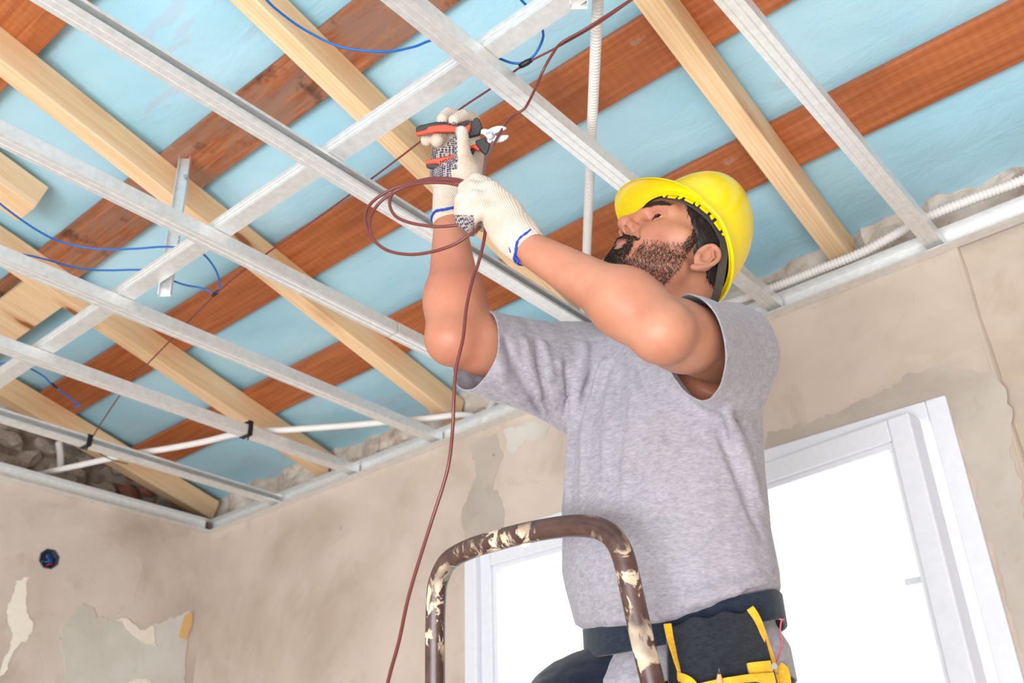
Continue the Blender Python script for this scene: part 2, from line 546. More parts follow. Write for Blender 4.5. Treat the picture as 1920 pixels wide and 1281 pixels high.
z7 = lambda L: [(a / 2.972, 850 + c / 2.972) for a, c in L]
LN = (1, 0, 0)
patch('plaster_patch', z7([(460, 840), (520, 860), (535, 920), (620, 935), (690, 930), (760, 960), (800, 985), (850, 945), (960, 925), (1058, 880), (1046, 1000), (1025, 1300), (700, 1330), (360, 1300), (350, 1100), (335, 990), (380, 930), (420, 870)]), WX, MAT['graypatch'], wall_left, 0.003, 0.005, onx, LN)
patch('plaster_patch', z7([(160, 690), (150, 740), (140, 800), (160, 880), (190, 960), (180, 1010), (120, 1060), (60, 1150), (20, 1230), (-10, 1240), (10, 1190), (60, 1080), (70, 950), (50, 850), (80, 720)]), WX, MAT['cream'], wall_left, 0.002, 0.006, onx, LN)
patch('plaster_chip', z7([(640, 928), (700, 925), (745, 950), (770, 985), (800, 990), (825, 962), (850, 965), (862, 1075), (800, 1058), (740, 1012), (705, 985), (690, 940)]), WX, MAT['cream'], wall_left, 0.006, 0.004, onx, LN)
patch('plaster_chip', z7([(1025, 912), (1066, 885), (1062, 960), (1030, 1045), (990, 1030), (1010, 960)]), WX, MAT['ochre'], wall_left, 0.007, 0.003, onx, LN)
patch('plaster_patch', z7([(700, 1290), (760, 1262), (810, 1258), (850, 1290), (800, 1330)]), WX, MAT['cream'], wall_left, 0.005, 0.004, onx, LN)

# broken masonry between the track and the roof, set back behind the plaster
def roofz(y):                              # underside of the pine beams, above the camera
    return 1.916 - 0.26 * y
def rough_sheet(a0, a1, b0, b1, f, na, nb, amp):
    V, F = [], []
    for i in range(na + 1):
        for j in range(nb + 1):
            a = a0 + (a1 - a0) * i / na
            c = b0 + (b1 - b0) * j / nb
            p = np.array(f(a, c), float)
            d = mnoise.fractal(Vector(p * 9), 0.9, 2.1, 5) + 0.6 * mnoise.cell(Vector(p * 13))
            V.append(f(a, c, d * amp))
    for i in range(na):
        for j in range(nb):
            k = i * (nb + 1) + j
            F.append((k, k + nb + 1, k + nb + 2, k + 1))
    return MB().add(V, F)
rb = rough_sheet(-3.66, 1.56, 1.18, 1.52, lambda a, c, d=0: (a, 2.20 + d, c + CZ), 180, 14, 0.030)
rubble_back = obj('broken_masonry', rb, MAT['rubble'], wall_back, smooth=False)
rb = rough_sheet(-1.0, 2.25, 1.15, 2.2, lambda a, c, d=0: (-3.62 + d, a, c + CZ), 110, 34, 0.030)
rubble_left = obj('broken_masonry', rb, MAT['rubble'], wall_left, smooth=False)
lg = MB().box((-3.7, 2.10, 1.16 + CZ), (1.55, 2.3, 1.235 + CZ))
obj('wall_ledge', lg, MAT['rubble'], wall_back)
lg = MB().box((-3.72, -2.4, 1.14 + CZ), (WX - 0.1, 2.2, 1.225 + CZ))
obj('wall_ledge', lg, MAT['rubble'], wall_left)

stone_meshes = []
for k in range(7):
    bm = bmesh.new()
    bmesh.ops.create_icosphere(bm, subdivisions=2, radius=1.0)
    for v in bm.verts:
        n = mnoise.noise(v.co * 1.3 + Vector((k * 7.1, 0, 0)))
        q = mnoise.cell(v.co * 1.6 + Vector((k * 3.3, 1, 0)))
        v.co *= 0.85 + 0.35 * n + 0.18 * q
    me = bpy.data.meshes.new('stone')
    bm.to_mesh(me)
    bm.free()
    me.materials.append(MAT['rubble'])
    stone_meshes.append(me)
brick_m = plain('broken_brick', S(178, 122, 100), 0.95)
def stone(parent, loc, sc, rot, brick=False):
    me = random.choice(stone_meshes)
    o = bpy.data.objects.new('stone', me)
    COL.objects.link(o)
    o.parent = parent
    o.location = Vector(loc) - parent.location
    o.scale = sc
    o.rotation_euler = rot
    if brick:
        me2 = bpy.data.meshes.get('brick_piece')
        if me2 is None:
            me2 = stone_meshes[2].copy()
            me2.name = 'brick_piece'
            me2.materials[0] = brick_m
        o.data = me2
        o.name = 'brick'
x = -3.5
while x < 0.3:
    for row in range(2):
        s = random.uniform(0.028, 0.055)
        stone(wall_back, (x + random.uniform(-0.03, 0.03), 2.165 + random.uniform(-0.012, 0.02), 1.27 + CZ + row * 0.06 + random.uniform(-0.015, 0.015)),
              (s * random.uniform(1.0, 1.7), s * 0.8, s * random.uniform(0.6, 0.9)), (random.uniform(-.3, .3), random.uniform(-.4, .4), random.uniform(-.5, .5)), random.random() < 0.08)
    x += random.uniform(0.06, 0.1)
y = 0.9
while y < 2.1:
    for row in range(4):
        s = random.uniform(0.03, 0.06)
        stone(wall_left, (-3.57 + random.uniform(-0.02, 0.02), y + random.uniform(-0.04, 0.04), 1.27 + CZ + row * 0.085 + random.uniform(-0.02, 0.02)),
              (s * 0.8, s * random.uniform(0.9, 1.6), s * random.uniform(0.6, 0.95)), (random.uniform(-.4, .4), random.uniform(-.3, .3), random.uniform(-.5, .5)), random.random() < 0.12)
    y += random.uniform(0.08, 0.13)

wr = MB().box((1.55, -2.4, 0), (1.7, 2.2, 3.0))
struct('wall_right', wr, MAT['plaster'])
# unseen front wall with wide opening, its deep lintel added to darken the steel
wf = MB().box((-3.7, -2.55, 2.15), (1.7, -2.4, 4.15))
wf.box((-3.7, -2.55, 0), (-2.9, -2.4, 2.15)); wf.box((1.3, -2.55, 0), (1.7, -2.4, 2.15))
struct('wall_front', wf, MAT['plaster'])

# ceiling: blue membrane under the roof slope
V, F = [], []
nx, ny = 150, 130
for i in range(nx + 1):
    for j in range(ny + 1):
        x = -3.75 + 5.31 * i / nx
        y = -2.4 + 4.66 * j / ny
        z = 2.042 - 0.26 * y
        z += 0.007 * mnoise.fractal(Vector((x * 2.4, y * 5, 0)), 0.8, 2, 4) + 0.007 * math.cos(2 * math.pi * (y - 1.03) / 0.395) - 0.004
        V.append((x, y, z + CZ))
for i in range(nx):
    for j in range(ny):
        k = i * (ny + 1) + j
        F.append((k, k + 1, k + ny + 2, k + ny + 1))
ceiling = struct('ceiling', MB().add(V, F), MAT['foil'], smooth=True)
roof_deck = MB()
V = [(-3.8, -2.55, 2.06 + 0.663 + CZ), (1.6, -2.55, 2.06 + 0.663 + CZ), (1.6, 2.3, 2.06 - 0.6 + CZ), (-3.8, 2.3, 2.06 - 0.6 + CZ)]
roof_deck.add(V + [(p[0], p[1], p[2] + 0.02) for p in V], [(0, 1, 2, 3), (7, 6, 5, 4), (0, 4, 5, 1), (1, 5, 6, 2), (2, 6, 7, 3), (3, 7, 4, 0)])
struct('roof', roof_deck, MAT['old'])

# ------------------------------------------------------------------ timber
SLOPE = -math.atan(0.26)
def slope_box(name, m, x0, x1, ya, yb, zoff, h, parent=None, bevel=0.002, skew=0.0):
    """Timber lying in the roof slope; zoff is above the beam undersides."""
    L = (yb - ya) / math.cos(SLOPE)
    xm, ym = (x0 + x1) / 2, (ya + yb) / 2
    zm = roofz(ym) + zoff + CZ
    hh = h * math.cos(SLOPE)
    mb = MB().box((-(x1 - x0) / 2, -L / 2, 0), ((x1 - x0) / 2, L / 2, hh))
    me = bpy.data.meshes.new(name)
    me.from_pydata(mb.v, [], mb.f)
    me.materials.append(m)
    o = bpy.data.objects.new(name, me)
    COL.objects.link(o)
    o.location = (xm, ym, zm)
    o.rotation_euler = (SLOPE, 0, skew)
    b = o.modifiers.new('bevel', 'BEVEL'); b.width = bevel; b.segments = 2
    return o
def plank(name, m, ya, yb, label, x0=-3.72, x1=1.53, skew=0.0):
    o = slope_box(name, m, x0, x1, ya, yb, 0.0905, 0.020, skew=skew)
    return tag(o, label, 'plank', 'old brown boards under the blue membrane')
plank('old_plank', MAT['old'], 0.445, 0.607, 'dark brown board across the top left corner of the ceiling')
plank('old_plank', MAT['dirty'], 0.968, 1.105, 'lime-stained grimy brown board behind the steel hanger and blue cable')
plank('old_plank', MAT['old'], 1.360, 1.505, 'reddish brown board running behind the gloved hands and cutting pliers')
plank('old_plank', MAT['old'], 1.754, 1.895, 'reddish brown board behind the yellow hard hat, nearest the back wall')
beams = [(-0.687, 'pale pine beam meeting the wall just right of the hard hat'),
         (-1.405, 'pale pine beam passing behind the gloved hands and pliers'),
         (-2.062, 'pale pine beam with the bent steel hanger screwed to its side'),
         (-2.733, 'knotty pine beam crossed by both sagging blue cables'),
         (-3.452, 'pine beam ending in the far left corner of the room')]
for x0, lab in beams:
    tag(slope_box('pine_beam', MAT['pine'], x0, x0 + 0.052, -0.55, 2.15, 0.0, 0.09), lab, 'beam', 'new pine beams under the roof')
tag(slope_box('pine_block', MAT['pine'], -2.50, -2.40, 0.1, 0.83, 0.0, 0.09), 'sawn off end of a short pine block above the upper blue cable', 'block')
o = slope_box('pine_board', MAT['pine'], -3.40, -2.735, 0.985, 1.115, 0.03, 0.028)
tag(o, 'wide pine board fixed crosswise at the left edge between two beams', 'board')
# the grain of the crosswise board runs along its length
o.data.transform(Matrix.Identity(4))

# ------------------------------------------------------------------ galvanized steel frame
def cprofile(w, h, t=0.0014, lip=0.007, open_side=None):
    """Stud section: (p across, q up), from the bottom-left corner. Closed outline of a C."""
    if open_side == 'right':
        return [(0, 0), (w, 0), (w, lip), (w - t, lip), (w - t, t), (t, t), (t, h - t), (w - t, h - t), (w - t, h - lip), (w, h - lip), (w, h), (0, h)]
    # open on the far side
    return [(w, 0), (w, h), (0, h), (0, h - lip), (t, h - lip), (t, h - t), (w - t, h - t), (w - t, t), (t, t), (t, lip), (0, lip), (0, 0)]
def ridged(w, h, open_side=None):
    return cprofile(w, h, open_side=open_side)
SZ = 1.25 + CZ
def channel(x0, ya, yb, label, open_side=None, w=0.038, h=0.030, z=SZ):
    mb = MB().prism(cprofile(w, h, open_side=open_side), (x0, ya, z), (x0, yb, z), (1, 0, 0), (0, 0, 1))
    # two shallow stiffening ribs pressed along the underside
    for r in (0.30, 0.70):
        mb.prism([(-0.0016, 0), (0, -0.0010), (0.0016, 0), (0.0016, 0.0004), (-0.0016, 0.0004)], (x0 + r * w, ya, z), (x0 + r * w, yb, z), (1, 0, 0), (0, 0, 1))
    return tag(obj('steel_channel', mb, MAT['steel']), label, 'channel', 'galvanized steel ceiling channels')
channel(-0.441, -0.3, 2.05, 'rightmost of the steel channels, meeting the wall track right of the hard hat')
channel(-0.843, -0.3, 2.05, 'steel channel with the brown wire hooked under it, reaching the hard hat')
channel(-1.256, -0.3, 2.05, 'steel channel with its open dark side showing, passing behind the wrists', 'right')
sy = float(onz(734, 628, 1.25)[1])
channel(-1.634, -0.3, sy, 'long steel channel ending at a splice left of the raised elbow')
channel(-1.634, sy + 0.003, 2.05, 'short spliced steel channel between the raised elbow and the wall track')
channel(-2.030, -0.3, 2.05, 'unbroken steel channel between the spliced one and the one tied to the conduit')
channel(-2.424, -0.3, 2.05, 'steel channel with white conduit tied to it by black tape')
channel(-2.846, -0.3, 2.05, 'open sided steel channel nearest the left wall, with a black tie', 'right')
# main runner across, above the others
CZ2 = SZ + 0.0315
kx = 0.742 * 1.2815
prof = [(p, q) for p, q in cprofile(0.038, 0.032, open_side='right')]
mb = MB().prism([(0, 0), (0.038, 0), (0.038, 0.032), (0, 0.032), (0, 0.0306), (0.0366, 0.0306), (0.0366, 0.0014), (0.0014, 0.0014), (0.0014, 0.030), (0, 0.030)],
                (-3.2, 0.925, CZ2), (1.52, 0.925, CZ2), (0, 1, 0), (0, 0, 1))
for zz_ in (0.010, 0.020):
    mb.prism([(0, -0.0016), (-0.001, 0), (0, 0.0016)], (-3.2, 0.925, CZ2 + zz_), (1.52, 0.925, CZ2 + zz_), (0, 1, 0), (0, 0, 1))
tag(obj('steel_runner', mb, MAT['steel']), 'steel cross runner resting across the tops of the parallel channels', 'channel')
# perimeter track
def uprof(d, h, t=0.0016):                 # web on the wall, open to the room
    return [(0, 0), (d, 0), (d, t), (t, t), (t, h - t), (d, h - t), (d, h), (0, h)]
mb = MB().prism(uprof(0.034, 0.044), (WX + 0.002, WY - 0.001, SZ - 0.012), (1.54, WY - 0.001, SZ - 0.012), (0, -1, 0), (0, 0, 1))
tag(obj('wall_track', mb, MAT['steel']), 'galvanized track screwed along the wall above the window', 'track')
mb = MB().prism(uprof(0.034, 0.044), (WX + 0.001, -1.0, SZ - 0.012), (WX + 0.001, WY - 0.036, SZ - 0.012), (1, 0, 0), (0, 0, 1))
tag(obj('wall_track', mb, MAT['steel']), 'galvanized track along the left wall above the junction box', 'track')
# hangers
def hanger(name, top, bot, w, label, across=(0.77, 0.64, 0), face=(0.64, -0.77, 0)):
    top = np.asarray(top); bot = np.asarray(bot)
    t = MB()
    a = np.asarray(across); f = np.asarray(face)
    pr = [(-w / 2, 0), (w / 2, 0), (w / 2, 0.012), (w / 2 - 0.0015, 0.012), (w / 2 - 0.0015, 0.0015), (-w / 2 + 0.0015, 0.0015), (-w / 2 + 0.0015, 0.012), (-w / 2, 0.012)]
    t.prism(pr, bot, top, a, f)
    h = obj(name, t, MAT['steel'])
    return tag(h, label, 'hanger')
ht = onz(352, 292, 1.62); hb = onz(332, 425, 1.300)
hb = np.array([ht[0] * 0.4 + hb[0] * 0.6, hb[1], hb[2]])
h1 = hanger('steel_hanger', (-1.950, 1.012, 1.733 + CZ), (-1.868, 0.978, 1.246 + CZ), 0.030, 'steel hanger strip dropping from a pine beam, its end showing below the cross runner')
s = MB()
sp = onz(350, 335, 1.62)
s.tube([sp, sp + np.array([0.012, -0.012, -0.004])], [0.006, 0.005], 8)
obj('screw_head', s, MAT['jaw'], h1)
hanger('steel_hanger', onz(1082, -70, 1.37), onz(1085, 18, 1.275), 0.030, 'bent steel hanger tab at the top edge of the picture beside the upright conduit')

# ------------------------------------------------------------------ window (two leaves, the right one ajar)
def frame_rect(mb, x0, x1, z0, z1, y0, y1, w):
    mb.box((x0, y0, z0), (x0 + w, y1, z1)); mb.box((x1 - w, y0, z0), (x1, y1, z1))
    mb.box((x0 + w, y0, z1 - w), (x1 - w, y1, z1)); mb.box((x0 + w, y0, z0), (x1 - w, y1, z0 + w))
win = thing('window_1', None, None, ((OX0 + OX1) / 2, WY + 0.05, OZ0))
win['kind'] = 'structure'
f = MB(); frame_rect(f, OX0, OX1, OZ0, OZ1, WY - 0.012, WY + 0.075, 0.044)
f.box((-1.215, WY + 0.02, OZ0 + 0.044), (-1.175, WY + 0.075, OZ1 - 0.044))
obj('window_frame', f, MAT['pvc'], win, bevel=0.004)
def leaf(x0, x1, hinge, ang, name):
    f = MB(); g = MB()
    zt = OZ1 - 0.036; zb = OZ0 + 0.036
    frame_rect(f, x0, x1, zb, zt, WY + 0.012, WY + 0.068, 0.050)
    f2 = MB(); frame_rect(f2, x0 + 0.050, x1 - 0.050, zb + 0.05, zt - 0.05, WY + 0.024, WY + 0.05, 0.012)
    g.box((x0 + 0.06, WY + 0.034, zb + 0.06), (x1 - 0.06, WY + 0.038, zt - 0.06))
    ca, sa = math.cos(ang), math.sin(ang)
    for m in (f, f2, g):
        m.v = [(hinge + (p[0] - hinge) * ca - (p[1] - WY - 0.04) * sa, WY + 0.04 + (p[0] - hinge) * sa + (p[1] - WY - 0.04) * ca, p[2]) for p in m.v]
    so = obj('sash', f, MAT['pvc'], win, bevel=0.004)
    obj('glazing_bead', f2, MAT['pvc'], so)
    obj('pane', g, MAT['glass'], so)
    return so
leaf(OX0 + 0.03, -1.185, OX0, 0.0, 'l')
rs = leaf(-1.205, -0.552, -1.205, -0.115, 'r')
hp = ony(1722, 1088, 2.10)
hm = MB().box(tuple(hp + np.array([-0.03, 0, -0.006])), tuple(hp + np.array([0.03, 0.012, 0.008])))
obj('handle', hm, MAT['pvc'], rs, bevel=0.003)
sill = MB().box((OX0 - 0.03, WY - 0.04, OZ0 - 0.03), (OX1 + 0.03, WY + 0.1, OZ0))
obj('window_sill', sill, MAT['pvc'], win)

# ------------------------------------------------------------------ smooth solids: distance fields meshed by surface nets
def smin(a, b, k):
    if k <= 0:
        return np.minimum(a, b)
    h = np.clip(0.5 + 0.5 * (b - a) / k, 0, 1)
    return b + (a - b) * h - k * h * (1 - h)
def smax(a, b, k):
    return -smin(-a, -b, k)
def sd_cap(p, a, b, ra, rb):
    a = np.asarray(a, float); b = np.asarray(b, float)
    ab = b - a
    t = np.clip(((p - a) @ ab) / (ab @ ab + 1e-12), 0, 1)
    d = p - a - t[:, None] * ab
    return np.sqrt((d * d).sum(1)) - (ra + (rb - ra) * t)
def sd_ell(p, c, r, M=None):
    q = p - np.asarray(c, float)
    if M is not None:
        q = q @ M
    r = np.asarray(r, float)
    k0 = np.sqrt(((q / r) ** 2).sum(1))
    k1 = np.sqrt(((q / (r * r)) ** 2).sum(1)) + 1e-9
    return k0 * (k0 - 1) / k1
def sd_chain(p, pts, rs):
    d = None
    for i in range(len(pts) - 1):
        e = sd_cap(p, pts[i], pts[i + 1], rs[i], rs[i + 1])
        d = e if d is None else np.minimum(d, e)
    return d

def mesh_sdf(fn, lo, hi, res):
    """Sparse surface nets: coarse pass finds the blocks near the surface, fine pass only there."""
    lo = np.asarray(lo, float); hi = np.asarray(hi, float)
    B = 6
    nb = np.ceil((hi - lo) / (res * B)).astype(int) + 1
    n = nb * B
    cc = [lo[i] + (np.arange(nb[i]) + 0.5) * B * res - 0.5 * res for i in range(3)]
    G = np.stack(np.meshgrid(*cc, indexing='ij'), -1).reshape(-1, 3)
    dc = fn(G)
    act = np.abs(dc) < B * res * 1.25 + 0.004
    grid = np.repeat(np.repeat(np.repeat(dc.reshape(nb).astype(np.float32), B, 0), B, 1), B, 2)
    idx = np.stack(np.unravel_index(np.nonzero(act)[0], nb), -1)
    off = np.stack(np.meshgrid(np.arange(B), np.arange(B), np.arange(B), indexing='ij'), -1).reshape(-1, 3)
    ii = (idx[:, None, :] * B + off[None]).reshape(-1, 3)
    val = np.empty(len(ii), np.float32)
    for s in range(0, len(ii), 400000):
        val[s:s + 400000] = fn(lo + ii[s:s + 400000] * res)
    grid[ii[:, 0], ii[:, 1], ii[:, 2]] = val
    # one vertex per cell crossed by the surface
    sg = grid < 0
    c8 = [(a, b, c) for a in (0, 1) for b in (0, 1) for c in (0, 1)]
    def sh(A, o):
        return A[o[0]:A.shape[0] - 1 + o[0], o[1]:A.shape[1] - 1 + o[1], o[2]:A.shape[2] - 1 + o[2]]
    cnt = sum(sh(sg, o).astype(np.int8) for o in c8)
    cell = (cnt > 0) & (cnt < 8)
    ci = np.stack(np.nonzero(cell), -1)
    vid = np.full(cell.shape, -1, np.int32)
    vid[cell] = np.arange(len(ci))
    acc = np.zeros((len(ci), 3)); num = np.zeros(len(ci))
    cv = {o: grid[ci[:, 0] + o[0], ci[:, 1] + o[1], ci[:, 2] + o[2]].astype(float) for o in c8}
    for o in c8:
        for ax in range(3):
            if o[ax] == 0:
                o2 = list(o); o2[ax] = 1; o2 = tuple(o2)
                a = cv[o]; b = cv[o2]
                m = (a < 0) != (b < 0)
                t = np.where(m, a / np.where(m, a - b, 1), 0)
                pt = np.array(o, float)[None] + np.zeros((len(ci), 1))
                pt[:, ax] += t
                acc[m] += pt[m]; num[m] += 1
    Vv = lo + (ci + acc / num[:, None]) * res
    F = []
    for ax in range(3):
        u, w = [(1, 2), (2, 0), (0, 1)][ax]
        s0 = [slice(None)] * 3; s1 = [slice(None)] * 3
        s0[ax] = slice(0, -1); s1[ax] = slice(1, None)
        A = sg[tuple(s0)]; Bq = sg[tuple(s1)]
        e = np.stack(np.nonzero(A != Bq), -1)
        ok = (e[:, u] > 0) & (e[:, w] > 0) & (e[:, u] < n[u] - 1) & (e[:, w] < n[w] - 1)
        e = e[ok]
        ins = sg[e[:, 0], e[:, 1], e[:, 2]]
        q = []
        for du, dw in ((-1, -1), (0, -1), (0, 0), (-1, 0)):
            k = e.copy(); k[:, u] += du; k[:, w] += dw
            q.append(vid[k[:, 0], k[:, 1], k[:, 2]])
        q = np.stack(q, -1)
        q[~ins] = q[~ins][:, ::-1]
        F.append(q)
    F = np.concatenate(F)
    F = F[(F >= 0).all(1)]
    return Vv, F

def grad(fn, X, h=0.0008):
    g = np.stack([fn(X + np.eye(3)[k] * h) - fn(X - np.eye(3)[k] * h) for k in range(3)], -1)
    return g / (np.linalg.norm(g, axis=1, keepdims=True) + 1e-12)

def np_mesh(name, V, F, mats, parent=None, mat_index=None, smooth=True):
    po = origin_of(parent)
    me = bpy.data.meshes.new(name)
    me.vertices.add(len(V)); me.vertices.foreach_set('co', (V - po).astype(np.float32).ravel())
    k = F.shape[1]
    me.loops.add(F.size); me.loops.foreach_set('vertex_index', F.astype(np.int32).ravel())
    me.polygons.add(len(F))
    me.polygons.foreach_set('loop_start', np.arange(0, F.size, k, dtype=np.int32))
    me.polygons.foreach_set('loop_total', np.full(len(F), k, np.int32))
    for m in (mats if isinstance(mats, (list, tuple)) else [mats]):
        me.materials.append(m)
    if mat_index is not None:
        me.polygons.foreach_set('material_index', mat_index.astype(np.int32))
    if smooth:
        me.polygons.foreach_set('use_smooth', np.ones(len(F), bool))
    me.update(calc_edges=True); me.validate()
    o = bpy.data.objects.new(name, me)
    COL.objects.link(o)
    o.parent = parent
    return o

def raymarch(fn, u, v, d0=0.9, d1=2.4):
    d = ray(u, v); d /= np.linalg.norm(d)
    t = d0; o = np.array([0, 0, CZ])
    for _ in range(120):
        s = float(fn((o + d * t)[None])[0])
        if s < 0.0004:
            return o + d * t
        t += max(s * 0.8, 0.0006)
        if t > d1:
            return None
    return o + d * t
def at_depth(u, v, Dref):
    return P(u, v, Dref)

# ------------------------------------------------------------------ the worker
# head frame: forward, to his left, up
HB = np.array([[-0.3211, -0.7948, 0.5150], [0.8668, -0.4657, -0.1782], [0.3815, 0.3892, 0.8384]]).T
HB[:, 0] /= np.linalg.norm(HB[:, 0]); HB[:, 1] -= HB[:, 0] * (HB[:, 0] @ HB[:, 1]); HB[:, 1] /= np.linalg.norm(HB[:, 1]); HB[:, 2] = np.cross(HB[:, 0], HB[:, 1])
HS = 1.04
HO = P(1280, 500, 1.664)
def Hw(f, l, h):
    return HO + HS * (HB @ np.array([f, l, h], float))
def Hl(X):
    return ((X - HO) @ HB) / HS

NB = np.array([-0.735, 1.295, 0.790 + CZ])         # base of the neck
RS, RE, RF, RW = P(1085, 690, 1.75), P(850, 634, 1.60), P(852, 555, 1.645), P(843, 410, 1.715)
LS, LE, LF, LW = P(1366, 655, 1.53), P(1240, 622, 1.30), P(1172, 568, 1.338), P(985, 462, 1.43)

def both(q, fn):
    m = q.copy(); m[:, 1] = np.abs(m[:, 1])
    return fn(m)
def head_sdf(q):
    """Head in its own frame (metres): f forward, l left, h up."""
    m = q.copy(); m[:, 1] = np.abs(m[:, 1])
    d = sd_ell(q, (0.014, 0, 0.055), (0.086, 0.074, 0.090))
    d = smin(d, sd_ell(q, (0.050, 0, 0.012), (0.056, 0.053, 0.070)), 0.03)
    d = smin(d, sd_cap(m, (0.018, 0.050, -0.050), (0.088, 0.016, -0.076), 0.019, 0.017), 0.035)
    d = smin(d, sd_ell(q, (0.088, 0, -0.076), (0.022, 0.022, 0.019)), 0.02)
    d = smin(d, sd_ell(q, (0.084, 0, -0.046), (0.026, 0.030, 0.026)), 0.02)
    d = smin(d, sd_ell(q, (0.04, 0, -0.045), (0.05, 0.045, 0.04)), 0.03)
    d = smin(d, sd_cap(m, (0.071, 0.040, -0.011), (0.040, 0.061, -0.003), 0.0165, 0.014), 0.022)
    d = smin(d, sd_ell(m, (0.074, 0.030, -0.030), (0.019, 0.019, 0.024)), 0.02)
    d = smin(d, sd_cap(m, (0.098, 0.010, 0.034), (0.076, 0.050, 0.033), 0.0115, 0.010), 0.014)
    d = smax(d, -sd_ell(m, (0.100, 0.035, 0.0175), (0.021, 0.021, 0.0120)), 0.012)
    # nose
    d = smin(d, sd_chain(q, [(0.100, 0, 0.034), (0.110, 0, 0.016), (0.119, 0, -0.004)], [0.0075, 0.0085, 0.0105]), 0.011)
    d = smin(d, sd_ell(q, (0.1195, 0, -0.0095), (0.0115, 0.0115, 0.0100)), 0.008)
    d = smin(d, sd_ell(m, (0.1070, 0.0135, -0.0140), (0.0125, 0.0080, 0.0088)), 0.005)
    d = smin(d, sd_cap(q, (0.112, 0, -0.019), (0.101, 0, -0.026), 0.0052, 0.005), 0.006)
    d = smax(d, -sd_ell(m, (0.1120, 0.0085, -0.0220), (0.0078, 0.0048, 0.0090)), 0.0020)
    d = smax(d, -sd_chain(m, [(0.1060, 0.0230, -0.0160), (0.1010, 0.0300, -0.0290), (0.0930, 0.0360, -0.0420)], [0.0030, 0.0036, 0.0026]), 0.007)
    # eyelids over the eyeball, with the slit
    d = smin(d, sd_ell(m, (0.0780, 0.0325, 0.0180), (0.0142, 0.0145, 0.0140)), 0.005)
    s = sd_ell(m, (0.0955, 0.0325, 0.0180), (0.0195, 0.0180, 0.0064))
    d = smax(d, -s, 0.0018)
    d = smin(d, sd_chain(m, [(0.0915, 0.020, 0.0165), (0.0935, 0.028, 0.0245), (0.0900, 0.038, 0.0245), (0.0805, 0.047, 0.0175)], [0.0018, 0.0024, 0.0024, 0.0018]), 0.004)
    # lips
    up = sd_chain(m, [(0.1075, 0, -0.0405), (0.1055, 0.010, -0.0410), (0.0925, 0.026, -0.0475)], [0.0058, 0.0052, 0.0030])
    lw = sd_chain(m, [(0.1045, 0, -0.0525), (0.1025, 0.010, -0.0525), (0.0920, 0.025, -0.0490)], [0.0062, 0.0056, 0.0030])
    d = smin(d, up, 0.006); d = smin(d, lw, 0.006)
    d = smax(d, -sd_chain(m, [(0.1135, 0, -0.0465), (0.1095, 0.010, -0.0468), (0.0965, 0.026, -0.0485)], [0.0016, 0.0016, 0.001]), 0.002)
    # ears
    helix = [(0.006, 0.074, -0.022), (0.006, 0.081, -0.006), (-0.003, 0.086, 0.003), (-0.014, 0.089, -0.001), (-0.0195, 0.090, -0.014), (-0.015, 0.087, -0.030), (-0.003, 0.081, -0.044), (0.004, 0.077, -0.047)]
    helix = smooth_path(helix, 3)
    d = smin(d, sd_ell(m, (-0.004, 0.078, -0.021), (0.017, 0.0060, 0.024), ), 0.006)
    d = smin(d, sd_chain(m, helix, list(np.interp(np.linspace(0, 7, len(helix)), range(8), [0.0032, 0.0036, 0.0038, 0.0038, 0.0036, 0.0036, 0.0050, 0.0050]))), 0.004)
    d = smin(d, sd_chain(m, [(-0.006, 0.085, -0.004), (-0.012, 0.0865, -0.014), (-0.008, 0.084, -0.030), (0.000, 0.081, -0.036)], [0.003] * 4), 0.003)
    d = smax(d, -sd_ell(m, (-0.0015, 0.0865, -0.0205), (0.0075, 0.0065, 0.0110)), 0.004)
    d = smin(d, sd_ell(m, (0.0075, 0.0790, -0.0260), (0.0042, 0.0045, 0.0062)), 0.003)
    return d

def stackf(keys, z):
    k = np.array(keys)
    return [np.interp(z, k[:, 0], k[:, c]) for c in range(1, k.shape[1])]
BODYSTACK = [(0.10, -0.770, 1.31, .130, .088), (0.25, -0.770, 1.31, .130, .088), (0.36, -0.770, 1.31, .122, .082), (0.46, -0.772, 1.305, .145, .092), (0.60, -0.755, 1.30, .150, .092), (0.70, -0.742, 1.298, .120, .072), (0.76, -0.738, 1.298, .105, .058), (0.80, -0.735, 1.298, .06, .045)]
def stack_sdf(X, keys):
    z = X[:, 2] - CZ
    cx, cy, a, b = stackf(keys, z)
    k = np.sqrt(((X[:, 0] - cx) / a) ** 2 + ((X[:, 1] - cy) / b) ** 2)
    d = (k - 1) * np.minimum(a, b)
    return np.maximum(d, np.maximum(keys[0][0] - z, z - keys[-1][0]))
def near(X, c, r, fn, k=1.0):
    """Evaluate fn only inside a sphere; outside give a safe distance."""
    dd = np.sqrt(((X - c) ** 2).sum(1))
    out = dd - r + 0.03
    m = dd < r
    if m.any():
        out[m] = fn(X[m])
    return out
def arms_sdf(X):
    d = smin(sd_cap(X, RS, RE, 0.060, 0.0455), sd_cap(X, RE, RF, 0.0455, 0.0465), 0.010)
    d = smin(d, sd_cap(X, RF, RW, 0.0460, 0.027), 0.02)
    e = smin(sd_cap(X, LS, LE, 0.060, 0.0425), sd_cap(X, LE, LF, 0.0425, 0.0430), 0.010)
    e = smin(e, sd_cap(X, LF, LW, 0.042, 0.0245), 0.02)
    d = smin(d, sd_cap(X, RE + (RS - RE) * 0.22, RE + (RF - RE) * 0.8, 0.038, 0.040), 0.03)
    e = smin(e, sd_cap(X, LE + (LS - LE) * 0.28, LE + (LF - LE) * 1.0, 0.040, 0.039), 0.03)
    d = np.minimum(d, e)
    # the hands inside the gloves
    d = smin(d, sd_cap(X, RW, P(848, 320, 1.755), 0.022, 0.020), 0.01)
    d = smin(d, sd_cap(X, LW, P(922, 398, 1.475), 0.022, 0.020), 0.01)
    return d
